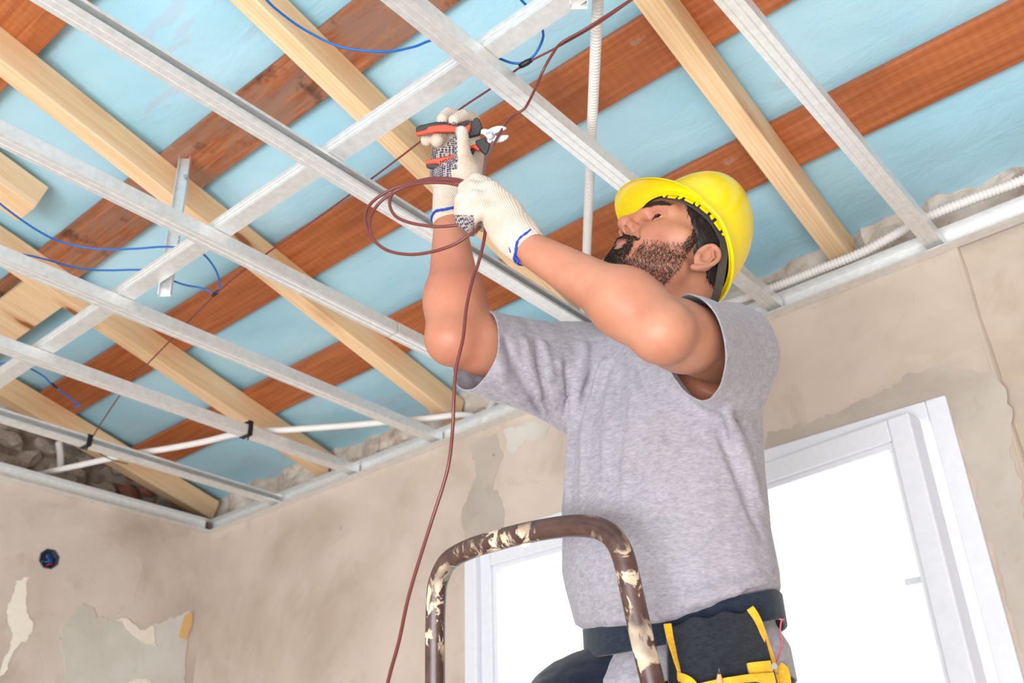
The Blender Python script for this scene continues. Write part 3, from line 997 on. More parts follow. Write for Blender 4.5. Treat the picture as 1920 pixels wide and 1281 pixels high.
def body_sdf(X):
    d = stack_sdf(X, BODYSTACK)
    d = smin(d, sd_cap(X, NB, RS, 0.036, 0.048), 0.04)
    d = smin(d, sd_cap(X, NB, LS, 0.036, 0.048), 0.04)
    d = smin(d, arms_sdf(X), 0.02)
    neck = sd_cap(X, Hw(-0.022, 0, -0.035), NB, 0.056, 0.058)
    neck = smin(neck, sd_cap(X, Hw(0.03, 0, -0.075), NB + np.array([0, -0.028, -0.02]), 0.030, 0.032), 0.04)
    d = smin(d, neck, 0.04)
    h = near(X, HO, 0.24, lambda Y: head_sdf(Hl(Y)) * HS)
    return smin(d, h, 0.022)

person = thing('person', 'bearded man in a grey t-shirt standing on the ladder, reaching up to the ceiling wires', 'person', (-0.765, 1.33, 0.62))
V, F = mesh_sdf(body_sdf, (-1.20, 0.85, 1.50), (-0.40, 1.50, 2.66), 0.0027)
# refine the head: split its faces and drop the new points onto the surface
def refine(V, F, mask, fn, steps=2):
    sel = F[mask]
    rest = F[~mask]
    ed = {}
    nv = len(V)
    e = np.concatenate([np.sort(sel[:, [i, (i + 1) % 4]], 1) for i in range(4)])
    ue, inv = np.unique(e, axis=0, return_inverse=True)
    inv = inv.ravel()
    em = nv + inv.reshape(4, -1).T
    mid = (V[ue[:, 0]] + V[ue[:, 1]]) / 2
    cen = V[sel].mean(1)
    ci = nv + len(ue) + np.arange(len(sel))
    new = np.concatenate([mid, cen])
    own = np.unique(sel)
    allv = np.concatenate([V, new])
    ids = np.concatenate([own, np.arange(nv, len(allv))])
    for _ in range(steps):
        X = allv[ids]
        d = fn(X)
        allv[ids] = X - grad(fn, X) * d[:, None]
    Q = np.concatenate([np.stack([sel[:, i], em[:, i], ci, em[:, (i + 3) % 4]], -1) for i in range(4)])
    return allv, np.concatenate([rest, Q])
cen = Hl(V[F].mean(1))
mk = (np.abs(cen[:, 0] - 0.05) < 0.11) & (np.abs(cen[:, 1]) < 0.11) & (cen[:, 2] > -0.11) & (cen[:, 2] < 0.07)
V, F = refine(V, F, mk, body_sdf)
cen = Hl(V[F].mean(1))
mk = (cen[:, 0] > 0.06) & (cen[:, 1] > -0.04) & (cen[:, 2] > -0.065) & (cen[:, 2] < 0.045) | ((np.abs(cen[:, 1] - 0.08) < 0.015) & (np.abs(cen[:, 0] + 0.005) < 0.03) & (np.abs(cen[:, 2] + 0.02) < 0.035))
V, F = refine(V, F, mk, body_sdf)
cen = Hl(V[F].mean(1))
ac = np.abs(cen[:, 1])
lipm = (cen[:, 0] > 0.083) & (ac < 0.027) & (cen[:, 2] > -0.0575) & (cen[:, 2] < -0.0375)
lipm &= (cen[:, 2] < -0.0375 - ac * 0.30) & (cen[:, 2] > -0.0575 + ac * 0.33)
body = np_mesh('body', V, F, [MAT['skin'], MAT['lip']], person, lipm.astype(int))
BODY_V, BODY_F = V, F

# eyes
for s in (1, -1):
    c = Hw(0.0782, 0.0325 * s, 0.018)
    look = HB @ np.array([0.86, 0.30 * s, 0.10]); look /= np.linalg.norm(look)
    bm = bmesh.new()
    bmesh.ops.create_uvsphere(bm, u_segments=24, v_segments=20, radius=0.0124 * HS)
    rot = Vector((0, 0, 1)).rotation_difference(Vector(look)).to_matrix().to_4x4()
    bmesh.ops.transform(bm, matrix=Matrix.Translation(Vector(c - origin_of(person))) @ rot, verts=bm.verts)
    me = bpy.data.meshes.new('eye')
    for f in bm.faces:
        n = f.calc_center_median() - Vector(c - origin_of(person))
        f.material_index = 1 if n.normalized().dot(Vector(look)) > 0.80 else 0
        f.smooth = True
    bm.to_mesh(me); bm.free()
    me.materials.append(MAT['eyewhite']); me.materials.append(MAT['iris'])
    o = bpy.data.objects.new('eye', me); COL.objects.link(o); o.parent = person

for s in (1, -1):
    lid = [Hw(f, l * s, h) for f, l, h in ((0.0872, 0.0195, 0.0195), (0.0906, 0.0255, 0.0230), (0.0912, 0.0330, 0.0240), (0.0875, 0.0405, 0.0226), (0.0820, 0.0462, 0.0185))]
    obj('eyelash', MB().tube(smooth_path(lid, 5), [0.0008] + [0.0017] * 19 + [0.0008], 6), MAT['hair'], person, smooth=True)

# strands of hair grown from a surface
def strands(name, pts, nrm, dirs, length, width, m, parent, lift=0.35, seg=3, curl=0.3):
    n = len(pts)
    L = length * rng.uniform(0.6, 1.25, n)
    jit = rng.normal(0, curl, (n, 3))
    d = dirs + jit
    d -= nrm * (d * nrm).sum(1, keepdims=True)
    d /= np.linalg.norm(d, axis=1, keepdims=True) + 1e-9
    d = d + nrm * lift
    d /= np.linalg.norm(d, axis=1, keepdims=True)
    side = np.cross(d, nrm); side /= np.linalg.norm(side, axis=1, keepdims=True) + 1e-9
    up = np.cross(side, d)
    rows = []
    bend = rng.normal(0, curl * 0.8, n)
    for i in range(seg + 1):
        t = i / seg
        c = pts + d * (L * t)[:, None] - nrm * (lift * 0.75 * L * t * t)[:, None] + side * (bend * L * t * t)[:, None]
        w = width * (1 - 0.85 * t)
        rows.append(np.stack([c + side * w, c - side * w * 0.5 + up * w * 0.87, c - side * w * 0.5 - up * w * 0.87], 1))
    Vv = np.stack(rows, 1).reshape(-1, 3)
    base = np.arange(n)[:, None] * (3 * (seg + 1))
    Fq = []
    for i in range(seg):
        for k in range(3):
            Fq.append(base + np.array([[i * 3 + k, i * 3 + (k + 1) % 3, i * 3 + 3 + (k + 1) % 3, i * 3 + 3 + k]]))
    Fq = np.concatenate(Fq)
    return np_mesh(name, Vv, Fq, m, parent)
tri = BODY_V[BODY_F]
fc = tri.mean(1)
fn_ = np.cross(tri[:, 2] - tri[:, 0], tri[:, 3] - tri[:, 1])
fa = np.linalg.norm(fn_, axis=1) / 2
fn_ /= np.linalg.norm(fn_, axis=1, keepdims=True) + 1e-12
fl_ = Hl(fc)
def scatter(weight, count):
    w = weight * fa
    k = rng.choice(len(fa), count, p=w / w.sum())
    ab = rng.random((count, 2))
    t = tri[k]
    p = (t[:, 0] * ((1 - ab[:, :1]) * (1 - ab[:, 1:])) + t[:, 1] * (ab[:, :1] * (1 - ab[:, 1:])) + t[:, 2] * ab[:, :1] * ab[:, 1:] + t[:, 3] * (1 - ab[:, :1]) * ab[:, 1:])
    return p, fn_[k]
f_, l_, h_ = fl_[:, 0], np.abs(fl_[:, 1]), fl_[:, 2]
hd = lambda f, l, h: HB @ np.array([f, l, h])
# goatee and moustache: dense
lipz = (f_ > 0.083) & (l_ < 0.025) & (h_ > -0.0570 + l_ * 0.3) & (h_ < -0.0395 - l_ * 0.25)
dense = ((f_ > 0.078) & (h_ < -0.069) & (h_ > -0.105) & (l_ < 0.034)) | ((f_ > 0.084) & (h_ < -0.0235 - l_ * 0.55) & (h_ > -0.044 - l_ * 0.2) & (l_ < 0.032)) | ((f_ > 0.07) & (l_ > 0.0245) & (l_ < 0.035) & (h_ < -0.036) & (h_ > -0.078)) | ((f_ > 0.085) & (l_ < 0.008) & (h_ < -0.056) & (h_ > -0.07))
dense &= ~lipz
p, n = scatter(dense.astype(float), 4400)
strands('beard', p, n, np.tile(hd(-0.15, 0, -1), (len(p), 1)), 0.0070, 0.00042, MAT['hair'], person, 0.55, 3, 0.42)['kind'] = 'stuff'
line = -0.012 - np.clip(f_ - 0.03, 0, 1) * 0.55          # upper edge of the cheek beard
cheek = (f_ > 0.019) & (f_ < 0.088) & (h_ < line) & (h_ > -0.098) & (l_ > 0.012) & ~dense & (fn_ @ HB[:, 2] > -0.85)
cheek &= ~((f_ < 0.012) & (h_ > -0.03))
wt = cheek * (0.35 + 0.65 * np.clip((line - h_) / 0.02, 0, 1))
side_burn = (f_ > 0.019) & (f_ < 0.036) & (l_ > 0.055) & (h_ > -0.02) & (h_ < 0.02)
wt = wt + side_burn * 1.2
p, n = scatter(wt, 5600)
strands('stubble', p, n, np.tile(hd(-0.35, 0, -1), (len(p), 1)), 0.0062, 0.00031, MAT['hair'], person, 0.30, 3, 0.42)['kind'] = 'stuff'
for s in (1, -1):
    sl = fl_[:, 1] * s
    cz_ = np.interp(sl, [0.010, 0.034, 0.054], [0.0345, 0.0405, 0.0345])
    wd = np.interp(sl, [0.010, 0.034, 0.056], [0.0062, 0.0054, 0.0018])
    br = (f_ > 0.06) & (sl > 0.011) & (sl < 0.056) & (np.abs(h_ - cz_) < wd)
    p, n = scatter(br.astype(float), 620)
    q = np.tile(hd(-0.55, 0.8 * s, 0.2), (len(p), 1))
    strands('eyebrow', p, n, q, 0.008, 0.00030, MAT['hair'], person, 0.25, 2, 0.25)

# head hair: a cap over the skull, then strands
def hair_sdf(X):
    q = Hl(X)
    m = q.copy(); m[:, 1] = np.abs(m[:, 1])
    d = sd_ell(q, (0.012, 0, 0.055), (0.089, 0.080, 0.094))
    d = smin(d, sd_ell(q, (-0.030, 0, -0.010), (0.038, 0.056, 0.050)), 0.03)
    # front hairline, sideburn, ear cut-out, nape
    fh = 0.066 + np.clip((m[:, 2] - 0.05), -0.2, 0.2) * 0.35 - np.clip(0.05 - m[:, 2], 0, 1) * 0.52
    cut = q[:, 0] - fh
    cut = np.maximum(cut, (-0.016 - q[:, 2]) - np.clip(-0.024 - q[:, 0], 0, 0.06) * 1.9)
    ear = sd_ell(m, (-0.006, 0.085, -0.024), (0.0245, 0.03, 0.030))
    cut = np.maximum(cut, -ear)
    return smax(d, cut, 0.006) * HS
c = Hw(-0.005, 0, 0.045)
V, F = mesh_sdf(hair_sdf, c - 0.17, c + 0.17, 0.004)
wob = np.array([mnoise.noise(Vector(p * 70)) for p in V])
V = V + grad(hair_sdf, V, 0.002) * (wob * 0.0022)[:, None]
hair = np_mesh('hair', V, F, MAT['hair'], person)
tr = V[F]; hc = tr.mean(1); hn = np.cross(tr[:, 2] - tr[:, 0], tr[:, 3] - tr[:, 1]); hn /= np.linalg.norm(hn, axis=1, keepdims=True) + 1e-12
hl = Hl(hc)
ok = np.nonzero((hl[:, 2] < 0.075))[0]
k = rng.choice(ok, 5200)
dr = (HB @ np.array([-0.75, 0, -0.65]))
o = strands('hair_strands', hc[k] + rng.normal(0, 0.0012, (len(k), 3)), hn[k], np.tile(dr, (len(k), 1)), 0.019, 0.0006, MAT['hair'], hair, 0.15, 3, 0.20)
o['kind'] = 'stuff'

# ------------------------------------------------------------------ t-shirt
SHIRTSTACK = [(0.225, -0.774, 1.312, .168, .128), (0.29, -0.774, 1.312, .166, .124), (0.322, -0.770, 1.312, .148, .104), (0.352, -0.770, 1.312, .148, .104), (0.374, -0.774, 1.308, .167, .126), (0.40, -0.776, 1.308, .171, .128),
              (0.46, -0.780, 1.300, .176, .128), (0.55, -0.772, 1.298, .176, .126), (0.64, -0.757, 1.298, .172, .118), (0.70, -0.746, 1.298, .162, .102), (0.745, -0.740, 1.296, .130, .085), (0.80, -0.735, 1.296, .080, .06)]
nk = (Hw(-0.02, 0, -0.04) - NB); nk /= np.linalg.norm(nk)
RC = RS + (RE - RS) * 0.84                  # sleeve ends
LC = P(1292, 656, 1.400)
def shirt_base(X):
    Xw = X.copy()                          # the blouse and hem dip towards the front
    fr = np.clip(-(X[:, 1] - 1.312) / 0.125, 0, 1) ** 1.3
    Xw[:, 2] += 0.038 * fr * np.clip((0.62 - (X[:, 2] - CZ)) / 0.2, 0, 1)
    d = stack_sdf(Xw, SHIRTSTACK)
    d = smin(d, sd_cap(X, NB + np.array([0, 0.01, -0.015]), RS, 0.052, 0.066), 0.06)
    d = smin(d, sd_cap(X, NB + np.array([0, 0.01, -0.015]), LS, 0.052, 0.066), 0.06)
    # sleeves hang a little below the arms
    up = np.array([0, 0, 1.0])
    d = smin(d, sd_cap(X, RS - up * 0.010, RC + (RE - RS) * 0.12 - up * 0.008, 0.080, 0.062), 0.055)
    d = smin(d, sd_cap(X, RS - up * 0.075 + np.array([0.02, 0, 0]), RC - up * 0.030, 0.055, 0.046), 0.045)
    d = smin(d, sd_cap(X, LS - up * 0.006, LS + (LE - LS) * 0.80 - up * 0.004, 0.071, 0.064), 0.03)
    d = smin(d, sd_cap(X, LS - up * 0.065, LS + (LE - LS) * 0.70 - up * 0.028, 0.050, 0.048), 0.020)
    d = smin(d, sd_cap(X, NB - nk * 0.03, NB + nk * 0.05, 0.088, 0.076), 0.03)
    return d
# folds: pressed and raised lines traced over the cloth
FOLDS = []
def fold(pix, r, depth, k=0.011, sink=0.0):
    depth *= 1.9 if depth > 0 else 1.4
    pts = [raymarch(shirt_base, u, v) for u, v in pix]
    pts = [p for p in pts if p is not None]
    if len(pts) < 2:
        return
    g = grad(shirt_base, np.array(pts), 0.004)
    pts = [p - n * (r - depth) for p, n in zip(pts, g)] if depth > 0 else [p + n * (r + depth) for p, n in zip(pts, g)]
    FOLDS.append((pts, r, 1 if depth > 0 else -1, k))
fold([(1048, 680), (1046, 740), (1047, 830), (1052, 900)], 0.010, 0.0050)
fold([(1098, 650), (1085, 720), (1074, 800), (1068, 900), (1066, 980)], 0.009, 0.0055)
fold([(1134, 680), (1118, 705), (1106, 740), (1098, 820), (1092, 930)], 0.009, 0.0055)
fold([(1148, 705), (1142, 750), (1138, 820), (1134, 900)], 0.009, 0.0040)
fold([(1186, 690), (1190, 740), (1180, 830), (1170, 920)], 0.009, 0.0035)
fold([(1236, 780), (1232, 830), (1222, 900)], 0.010, 0.0030)
fold([(1062, 690), (1062, 780), (1059, 880)], 0.008, -0.0040)
fold([(1116, 690), (1100, 735), (1088, 820)], 0.008, -0.0040)
fold([(1160, 710), (1158, 740), (1160, 790)], 0.007, -0.0035)
fold([(946, 632), (962, 680), (990, 730), (1024, 790), (1042, 830)], 0.007, -0.0050)
fold([(925, 640), (940, 700), (975, 760), (1015, 806)], 0.010, 0.0045)
fold([(1008, 640), (1012, 690), (1022, 740), (1036, 790)], 0.007, -0.0045)
fold([(985, 640), (994, 690), (1010, 745), (1034, 800)], 0.009, 0.0045)
fold([(1020, 645), (1030, 700), (1040, 760)], 0.008, 0.0040)
fold([(1342, 772), (1360, 830), (1385, 890), (1410, 960), (1430, 1010)], 0.009, -0.0050)
fold([(1360, 765), (1385, 830), (1405, 890), (1428, 950)], 0.011, 0.0050)
fold([(1392, 775), (1415, 780), (1440, 790)], 0.006, -0.0030)
fold([(1375, 775), (1405, 800), (1440, 812)], 0.010, 0.0035)
fold([(1240, 1150), (1300, 1128), (1380, 1108), (1435, 1090)], 0.012, 0.0045)
fold([(1120, 1140), (1180, 1160), (1260, 1150), (1340, 1140)], 0.009, 0.0050)
fold([(1350, 1130), (1400, 1112), (1440, 1100)], 0.007, -0.0035)
def shirt_sdf(X):
    d = shirt_base(X)
    m = np.abs(d) < 0.03
    if m.any():
        Y = X[m]; e = d[m]
        for pts, r, sgn, k in FOLDS:
            pp = np.array(pts)
            lo = pp.min(0) - 0.05; hi = pp.max(0) + 0.05
            w = ((Y > lo) & (Y < hi)).all(1)
            if not w.any():
                continue
            Z = Y[w]
            ee = e[w]
            if sgn > 0:
                rs = [r * 0.55] + [r] * (len(pts) - 2) + [r * 0.4]
                e[w] = smin(ee, sd_chain(Z, pts, rs), k)
            else:
                rs = [r * 0.6] + [r] * (len(pts) - 2) + [r * 0.35]
                e[w] = smax(ee, -sd_chain(Z, pts, rs), k * 0.6)
        d[m] = e
    return d
V, F = mesh_sdf(shirt_sdf, (-1.12, 0.95, 1.62), (-0.44, 1.50, 2.40), 0.0045)
wob = np.array([mnoise.fractal(Vector((p[0] * 16, p[1] * 16, p[2] * 6)), 0.8, 2, 3) for p in V])
V = V + grad(shirt_base, V, 0.003) * (wob * 0.0026)[:, None]
shirt = np_mesh('t_shirt', V, F, MAT['jersey'], person)
def cut(o, co, no, reach, keep=None):
    """Open a hem: slice with a plane near one place and drop what lies beyond; keep() spares other cloth."""
    po = origin_of(o.parent)
    co = Vector(co - po); no = Vector(no).normalized()
    bm = bmesh.new(); bm.from_mesh(o.data)
    fs = list(bm.faces)
    C = np.array([f.calc_center_median() for f in fs])
    ok = np.linalg.norm(C - np.array(co), axis=1) < reach
    if keep is not None:
        idx = np.nonzero(ok)[0]
        ok[idx] = ~keep(C[idx] + po)
    fs = [f for f, k in zip(fs, ok) if k]
    g = list({v for f in fs for v in f.verts}) + list({e for f in fs for e in f.edges}) + fs
    bmesh.ops.bisect_plane(bm, geom=g, plane_co=co, plane_no=no, clear_outer=True, dist=1e-5)
    for f in bm.faces: f.smooth = True
    bm.to_mesh(o.data); bm.free()
rdir = (RE - RS) / np.linalg.norm(RE - RS)
ldir = (LE - LS) / np.linalg.norm(LE - LS)
cut(shirt, RC - np.array([0, 0, 0.01]), rdir + np.array([0, 0, 0.10]), 0.135)
cut(shirt, LC, -0.86 * R[:, 0] - 0.27 * R[:, 1] + 0.44 * R[:, 2], 0.24, lambda X: (stack_sdf(X, SHIRTSTACK) < 0.013) | (X[:, 0] < -0.665))
cut(shirt, np.array([-0.768, 1.312, 0.240 + CZ]), (0.03, 0, -1), 0.30)
# neck opening, and the neckband sewn along its edge
nk = (Hw(-0.02, 0, -0.04) - NB); nk /= np.linalg.norm(nk)
cut(shirt, NB + nk * 0.036, nk + np.array([0, 0.32, 0.0]), 0.130, lambda X: np.linalg.norm((X - NB) - ((X - NB) @ nk)[:, None] * nk, axis=1) > 0.098)
so = shirt.modifiers.new('cloth_thickness', 'SOLIDIFY'); so.thickness = 0.0022; so.offset = -1
bm = bmesh.new(); bm.from_mesh(shirt.data)
pc = Vector(NB + nk * 0.03 - origin_of(person))
edges = [e for e in bm.edges if e.is_boundary and ((e.verts[0].co + e.verts[1].co) / 2 - pc).length < 0.105]
adj = {}
for e in edges:
    for a, b2 in ((e.verts[0], e.verts[1]), (e.verts[1], e.verts[0])):
        adj.setdefault(a, []).append(b2)
best = []
seen = set()
for st in adj:
    if st in seen: continue
    loop = [st]; seen.add(st)
    while True:
        nx_ = [v for v in adj[loop[-1]] if v not in seen]
        if not nx_: break
        loop.append(nx_[0]); seen.add(nx_[0])
    if len(loop) > len(best): best = loop
L_ = np.array([v.co for v in best]) + origin_of(person)
bm.free()
for _ in range(12):
    L_ = 0.5 * L_ + 0.25 * (np.roll(L_, 1, 0) + np.roll(L_, -1, 0))
L_ = np.concatenate([L_[::2], L_[:1]])
obj('neckband', MB().tube(list(L_), 0.0070, 10, cap=False), MAT['jersey'], shirt, smooth=True)

# ------------------------------------------------------------------ knitted gloves
DOT = []
def glove(name, fn, lo, hi, palm, label):
    V, F = mesh_sdf(fn, lo, hi, 0.0019)
    c = V[F].mean(1)
    mi = palm(c, V, F).astype(int)
    o = np_mesh(name, V, F, [MAT['knit'], MAT['dots']], person, mi)
    o['label'] = label
    return o
zr = lambda a, b, D: P(770 + a / 9.15, 200 + b / 9.15, D)     # right hand: measured on an enlarged view
# right hand: gripping the pliers, palm towards the camera
RFING = dict(
    index=([zr(1085, 330, 1.812), zr(1065, 215, 1.800), zr(900, 165, 1.772), zr(745, 235, 1.752)], [.0120, .0125, .0125, .0105]),
    middle=([zr(980, 400, 1.815), zr(850, 200, 1.812), zr(640, 130, 1.790), zr(545, 220, 1.768)], [.0120, .0125, .0125, .0110]),
    ring=([zr(840, 640, 1.800), zr(720, 490, 1.800), zr(560, 520, 1.785), zr(455, 580, 1.762)], [.0120, .0125, .0130, .0128]),
    little=([zr(700, 760, 1.800), zr(560, 560, 1.802), zr(350, 520, 1.793), zr(275, 575, 1.778)], [.0115, .0115, .0115, .0110]))
RTHUMB = ([zr(960, 1080, 1.742), zr(890, 800, 1.722), zr(872, 560, 1.712), zr(868, 445, 1.716)], [.0200, .0150, .0128, .0118])
def rglove(X):
    d = sd_chain(X, [zr(560, 760, 1.790), zr(520, 1000, 1.785), zr(560, 1230, 1.765)], [.020, .022, .022])
    d = smin(d, sd_chain(X, [zr(840, 620, 1.800), zr(860, 900, 1.790), zr(840, 1230, 1.760)], [.019, .023, .025]), 0.02)
    d = smin(d, sd_chain(X, [zr(1060, 560, 1.808), zr(1110, 850, 1.795), zr(1000, 1200, 1.760)], [.0150, .0160, .020]), 0.02)
    d = smin(d, sd_chain(X, [zr(960, 900, 1.790), zr(960, 1100, 1.750)], [.018, .022]), 0.02)
    for pts, rs in RFING.values():
        d = smin(d, sd_chain(X, pts, rs), 0.006)
    d = smin(d, sd_chain(X, *RTHUMB), 0.010)
    # wrist and cuff
    w = sd_chain(X, [P(846, 335, 1.755), P(843, 372, 1.732), P(841, 408, 1.714)], [.030, .0300, .0292])
    d = smin(d, w, 0.022)
    # ribs along the cuff
    return d
def rpalm(c, V, F):
    n = np.cross(V[F[:, 2]] - V[F[:, 0]], V[F[:, 3]] - V[F[:, 1]])
    n /= np.linalg.norm(n, axis=1, keepdims=True) + 1e-12
    q = (c - np.array([0, 0, CZ])) @ R
    dep = -q[:, 2]
    u = 960 + FPX * q[:, 0] / dep; v = 640.5 - FPX * q[:, 1] / dep
    nc = n @ R
    dth = sd_chain(c, *RTHUMB)
    dfi = np.minimum.reduce([sd_chain(c, p, r) for p, r in RFING.values()])
    m = (v < 338) & (dth > 0.0025) & (dfi > 0.002) & (u < 858) & (nc[:, 2] > -0.1)
    m &= ~((u > 846) & (v > 318))
    m |= (dth < 0.004) & (nc[:, 0] < -0.55) & (v < 322) & (v > 240)     # inner side of the thumb
    m |= (dfi < 0.002) & (nc[:, 1] < -0.55) & (v < 236)                 # finger pads
    return m
glove('glove', rglove, P(845, 310, 1.76) - 0.16, P(845, 310, 1.76) + 0.16, rpalm, 'right glove, dotted palm turned to the camera, gripping the pliers')

zl = lambda a, b, D: P(780 + a / 6.1, 300 + b / 6.1, D)
LFING = dict(
    index=([zl(790, 300, 1.515), zl(690, 250, 1.505), zl(570, 330, 1.500), zl(560, 480, 1.512), zl(600, 600, 1.530)], [.0150, .0135, .0125, .0120, .0110]),
    middle=([zl(800, 400, 1.490), zl(640, 340, 1.485), zl(535, 460, 1.478), zl(520, 600, 1.490), zl(570, 690, 1.508)], [.0150, .0140, .0128, .0120, .0110]),
    ring=([zl(850, 500, 1.472), zl(680, 450, 1.466), zl(560, 555, 1.462), zl(530, 680, 1.474), zl(590, 750, 1.490)], [.0150, .0140, .0125, .0118, .0108]),
    little=([zl(900, 600, 1.460), zl(760, 570, 1.454), zl(650, 650, 1.455), zl(600, 740, 1.468), zl(640, 800, 1.482)], [.0150, .0130, .0115, .0108, .0100]))
LTHUMB = ([zl(930, 700, 1.500), zl(780, 720, 1.515), zl(650, 690, 1.520), zl(560, 700, 1.515)], [.019, .0150, .0130, .0115])
def lglove(X):
    d = sd_chain(X, [zl(850, 420, 1.494), zl(1050, 640, 1.468), zl(1180, 850, 1.440)], [.0245, .0270, .0235])
    d = smin(d, sd_chain(X, [zl(930, 590, 1.470), zl(1020, 780, 1.455), zl(1170, 930, 1.438)], [.022, .0255, .0235]), 0.02)
    d = smin(d, sd_chain(X, [zl(900, 640, 1.490), zl(1050, 860, 1.462)], [.0190, .0190]), 0.02)
    for pts, rs in LFING.values():
        d = smin(d, sd_chain(X, pts, rs), 0.008)
    d = smin(d, sd_chain(X, *LTHUMB), 0.008)
    d = smin(d, sd_chain(X, [zl(1170, 880, 1.440), zl(1270, 985, 1.431)], [.0260, .0262]), 0.02)
    return d
def lpalm(c, V, F):
    q = (c - np.array([0, 0, CZ])) @ R
    dep = -q[:, 2]
    u = 960 + FPX * q[:, 0] / dep; v = 640.5 - FPX * q[:, 1] / dep
    n = np.cross(V[F[:, 2]] - V[F[:, 0]], V[F[:, 3]] - V[F[:, 1]]); n /= np.linalg.norm(n, axis=1, keepdims=True) + 1e-12
    nc = n @ R
    dth = sd_chain(c, *LTHUMB)
    return ((nc[:, 2] < -0.1) & (u < 930)) | ((u < 889) & (v > 403)) | ((dth < 0.003) & (v > 395) & (u < 890))
glove('glove', lglove, P(925, 400, 1.48) - 0.16, P(925, 400, 1.48) + 0.16, lpalm, 'left glove seen from the back of the hand, holding the coil of brown wire')
def cuffring(c, axis, r, name, thick=0.0026, squash=1.0):
    axis = axis / np.linalg.norm(axis)
    x = np.cross(axis, [0, 0, 1.0]); x /= np.linalg.norm(x); y = np.cross(axis, x)
    pts = []
    for k in range(61):
        a = 2 * math.pi * k / 60
        pts.append(c + x * math.cos(a) * r + y * math.sin(a) * r * squash + axis * 0.0016 * math.sin(5 * a))
    mb = MB().tube(pts, [thick * (0.85 + 0.25 * ((k * 7) % 3) / 2) for k in range(61)], 8, cap=False)
    return obj(name, mb, MAT['bluecuff'], person, smooth=True)
cuffring(P(841, 409, 1.713), RW - RF, 0.0298, 'glove_cuff')
cuffring(zl(1278, 992, 1.430), LW - LF, 0.0282, 'glove_cuff')
mb = MB().tube(smooth_path([zl(1055, 945, 1.418), zl(1065, 990, 1.414), zl(1078, 1060, 1.414)], 4), 0.0009, 6)
mb.tube(smooth_path([zl(1140, 1110, 1.412), zl(1165, 1160, 1.408), zl(1150, 1185, 1.406)], 4), 0.0022, 6)
mb.tube(smooth_path([zl(1120, 1105, 1.412), zl(1150, 1135, 1.408), zl(1180, 1170, 1.406)], 4), 0.0018, 6)
obj('loose_thread', mb, MAT['bluecuff'], person, smooth=True)

# ------------------------------------------------------------------ trousers and boots
HIP = np.array([-0.768, 1.312, 0.20 + CZ])
RH, LH = HIP + np.array([-0.150, -0.062, 0.006]), HIP + np.array([0.062, 0, -0.03])
RK, RA = np.array([-0.985, 1.165, 1.275]), np.array([-0.960, 1.335, 0.82])
LK, LA = np.array([-0.66, 1.27, 1.21]), np.array([-0.655, 1.40, 0.82])
def trousers_sdf(X):
    d = stack_sdf(X, [(0.08, -0.772, 1.312, .145, .102), (0.18, -0.772, 1.312, .152, .110), (0.27, -0.772, 1.312, .148, .106), (0.33, -0.772, 1.312, .138, .098)])
    r = smin(sd_cap(X, RH, RK, 0.100, 0.074), sd_cap(X, RK, RA, 0.066, 0.052), 0.03)
    l = smin(sd_cap(X, LH, LK, 0.084, 0.068), sd_cap(X, LK, LA, 0.066, 0.054), 0.03)
    return smin(smin(d, r, 0.05), l, 0.04)
V, F = mesh_sdf(trousers_sdf, (-1.14, 0.93, 0.74), (-0.52, 1.50, 1.80), 0.0075)
wob = np.array([mnoise.fractal(Vector(p * 14), 0.8, 2, 3) for p in V])
V = V + grad(trousers_sdf, V, 0.004) * (wob * 0.006)[:, None]
np_mesh('trousers', V, F, MAT['navy'], person)
def boot(ankle, yaw):
    c, s = math.cos(yaw), math.sin(yaw)
    fw = np.array([s, -c, 0.0]); up = np.array([0, 0, 1.0])
    sole = ankle[2] - 0.075
    base = np.array([ankle[0], ankle[1], sole])
    def fn(X):
        d = sd_cap(X, base + up * 0.075, base + up * 0.16, 0.048, 0.050)
        d = smin(d, sd_cap(X, base - fw * 0.025 + up * 0.046, base + fw * 0.06 + up * 0.050, 0.042, 0.042), 0.03)
        d = smin(d, sd_cap(X, base + fw * 0.06 + up * 0.042, base + fw * 0.155 + up * 0.036, 0.043, 0.036), 0.03)
        return np.maximum(d, (sole + 0.016) - X[:, 2])
    V, F = mesh_sdf(fn, base - 0.22, base + 0.24, 0.007)
    b = np_mesh('boot', V, F, MAT['shoe'], person)
    mb = MB()
    prof = []
    sd = np.cross(up, fw)
    for k in range(24):
        a = 2 * math.pi * k / 24
        x = math.cos(a); w = math.sin(a)
        prof.append(base + fw * (0.062 + 0.135 * x) + sd * w * (0.046 - 0.006 * x))
    n = len(prof)
    mb.add(prof + [p + up * 0.024 for p in prof], [tuple(range(n - 1, -1, -1)), tuple(range(n, 2 * n))] + [(i, (i + 1) % n, n + (i + 1) % n, n + i) for i in range(n)])
    obj('sole', mb, MAT['rubber'], b)
boot(RA, 0.15); boot(LA, -0.2)
TREAD_R, TREAD_L = RA[2] - 0.075, LA[2] - 0.075

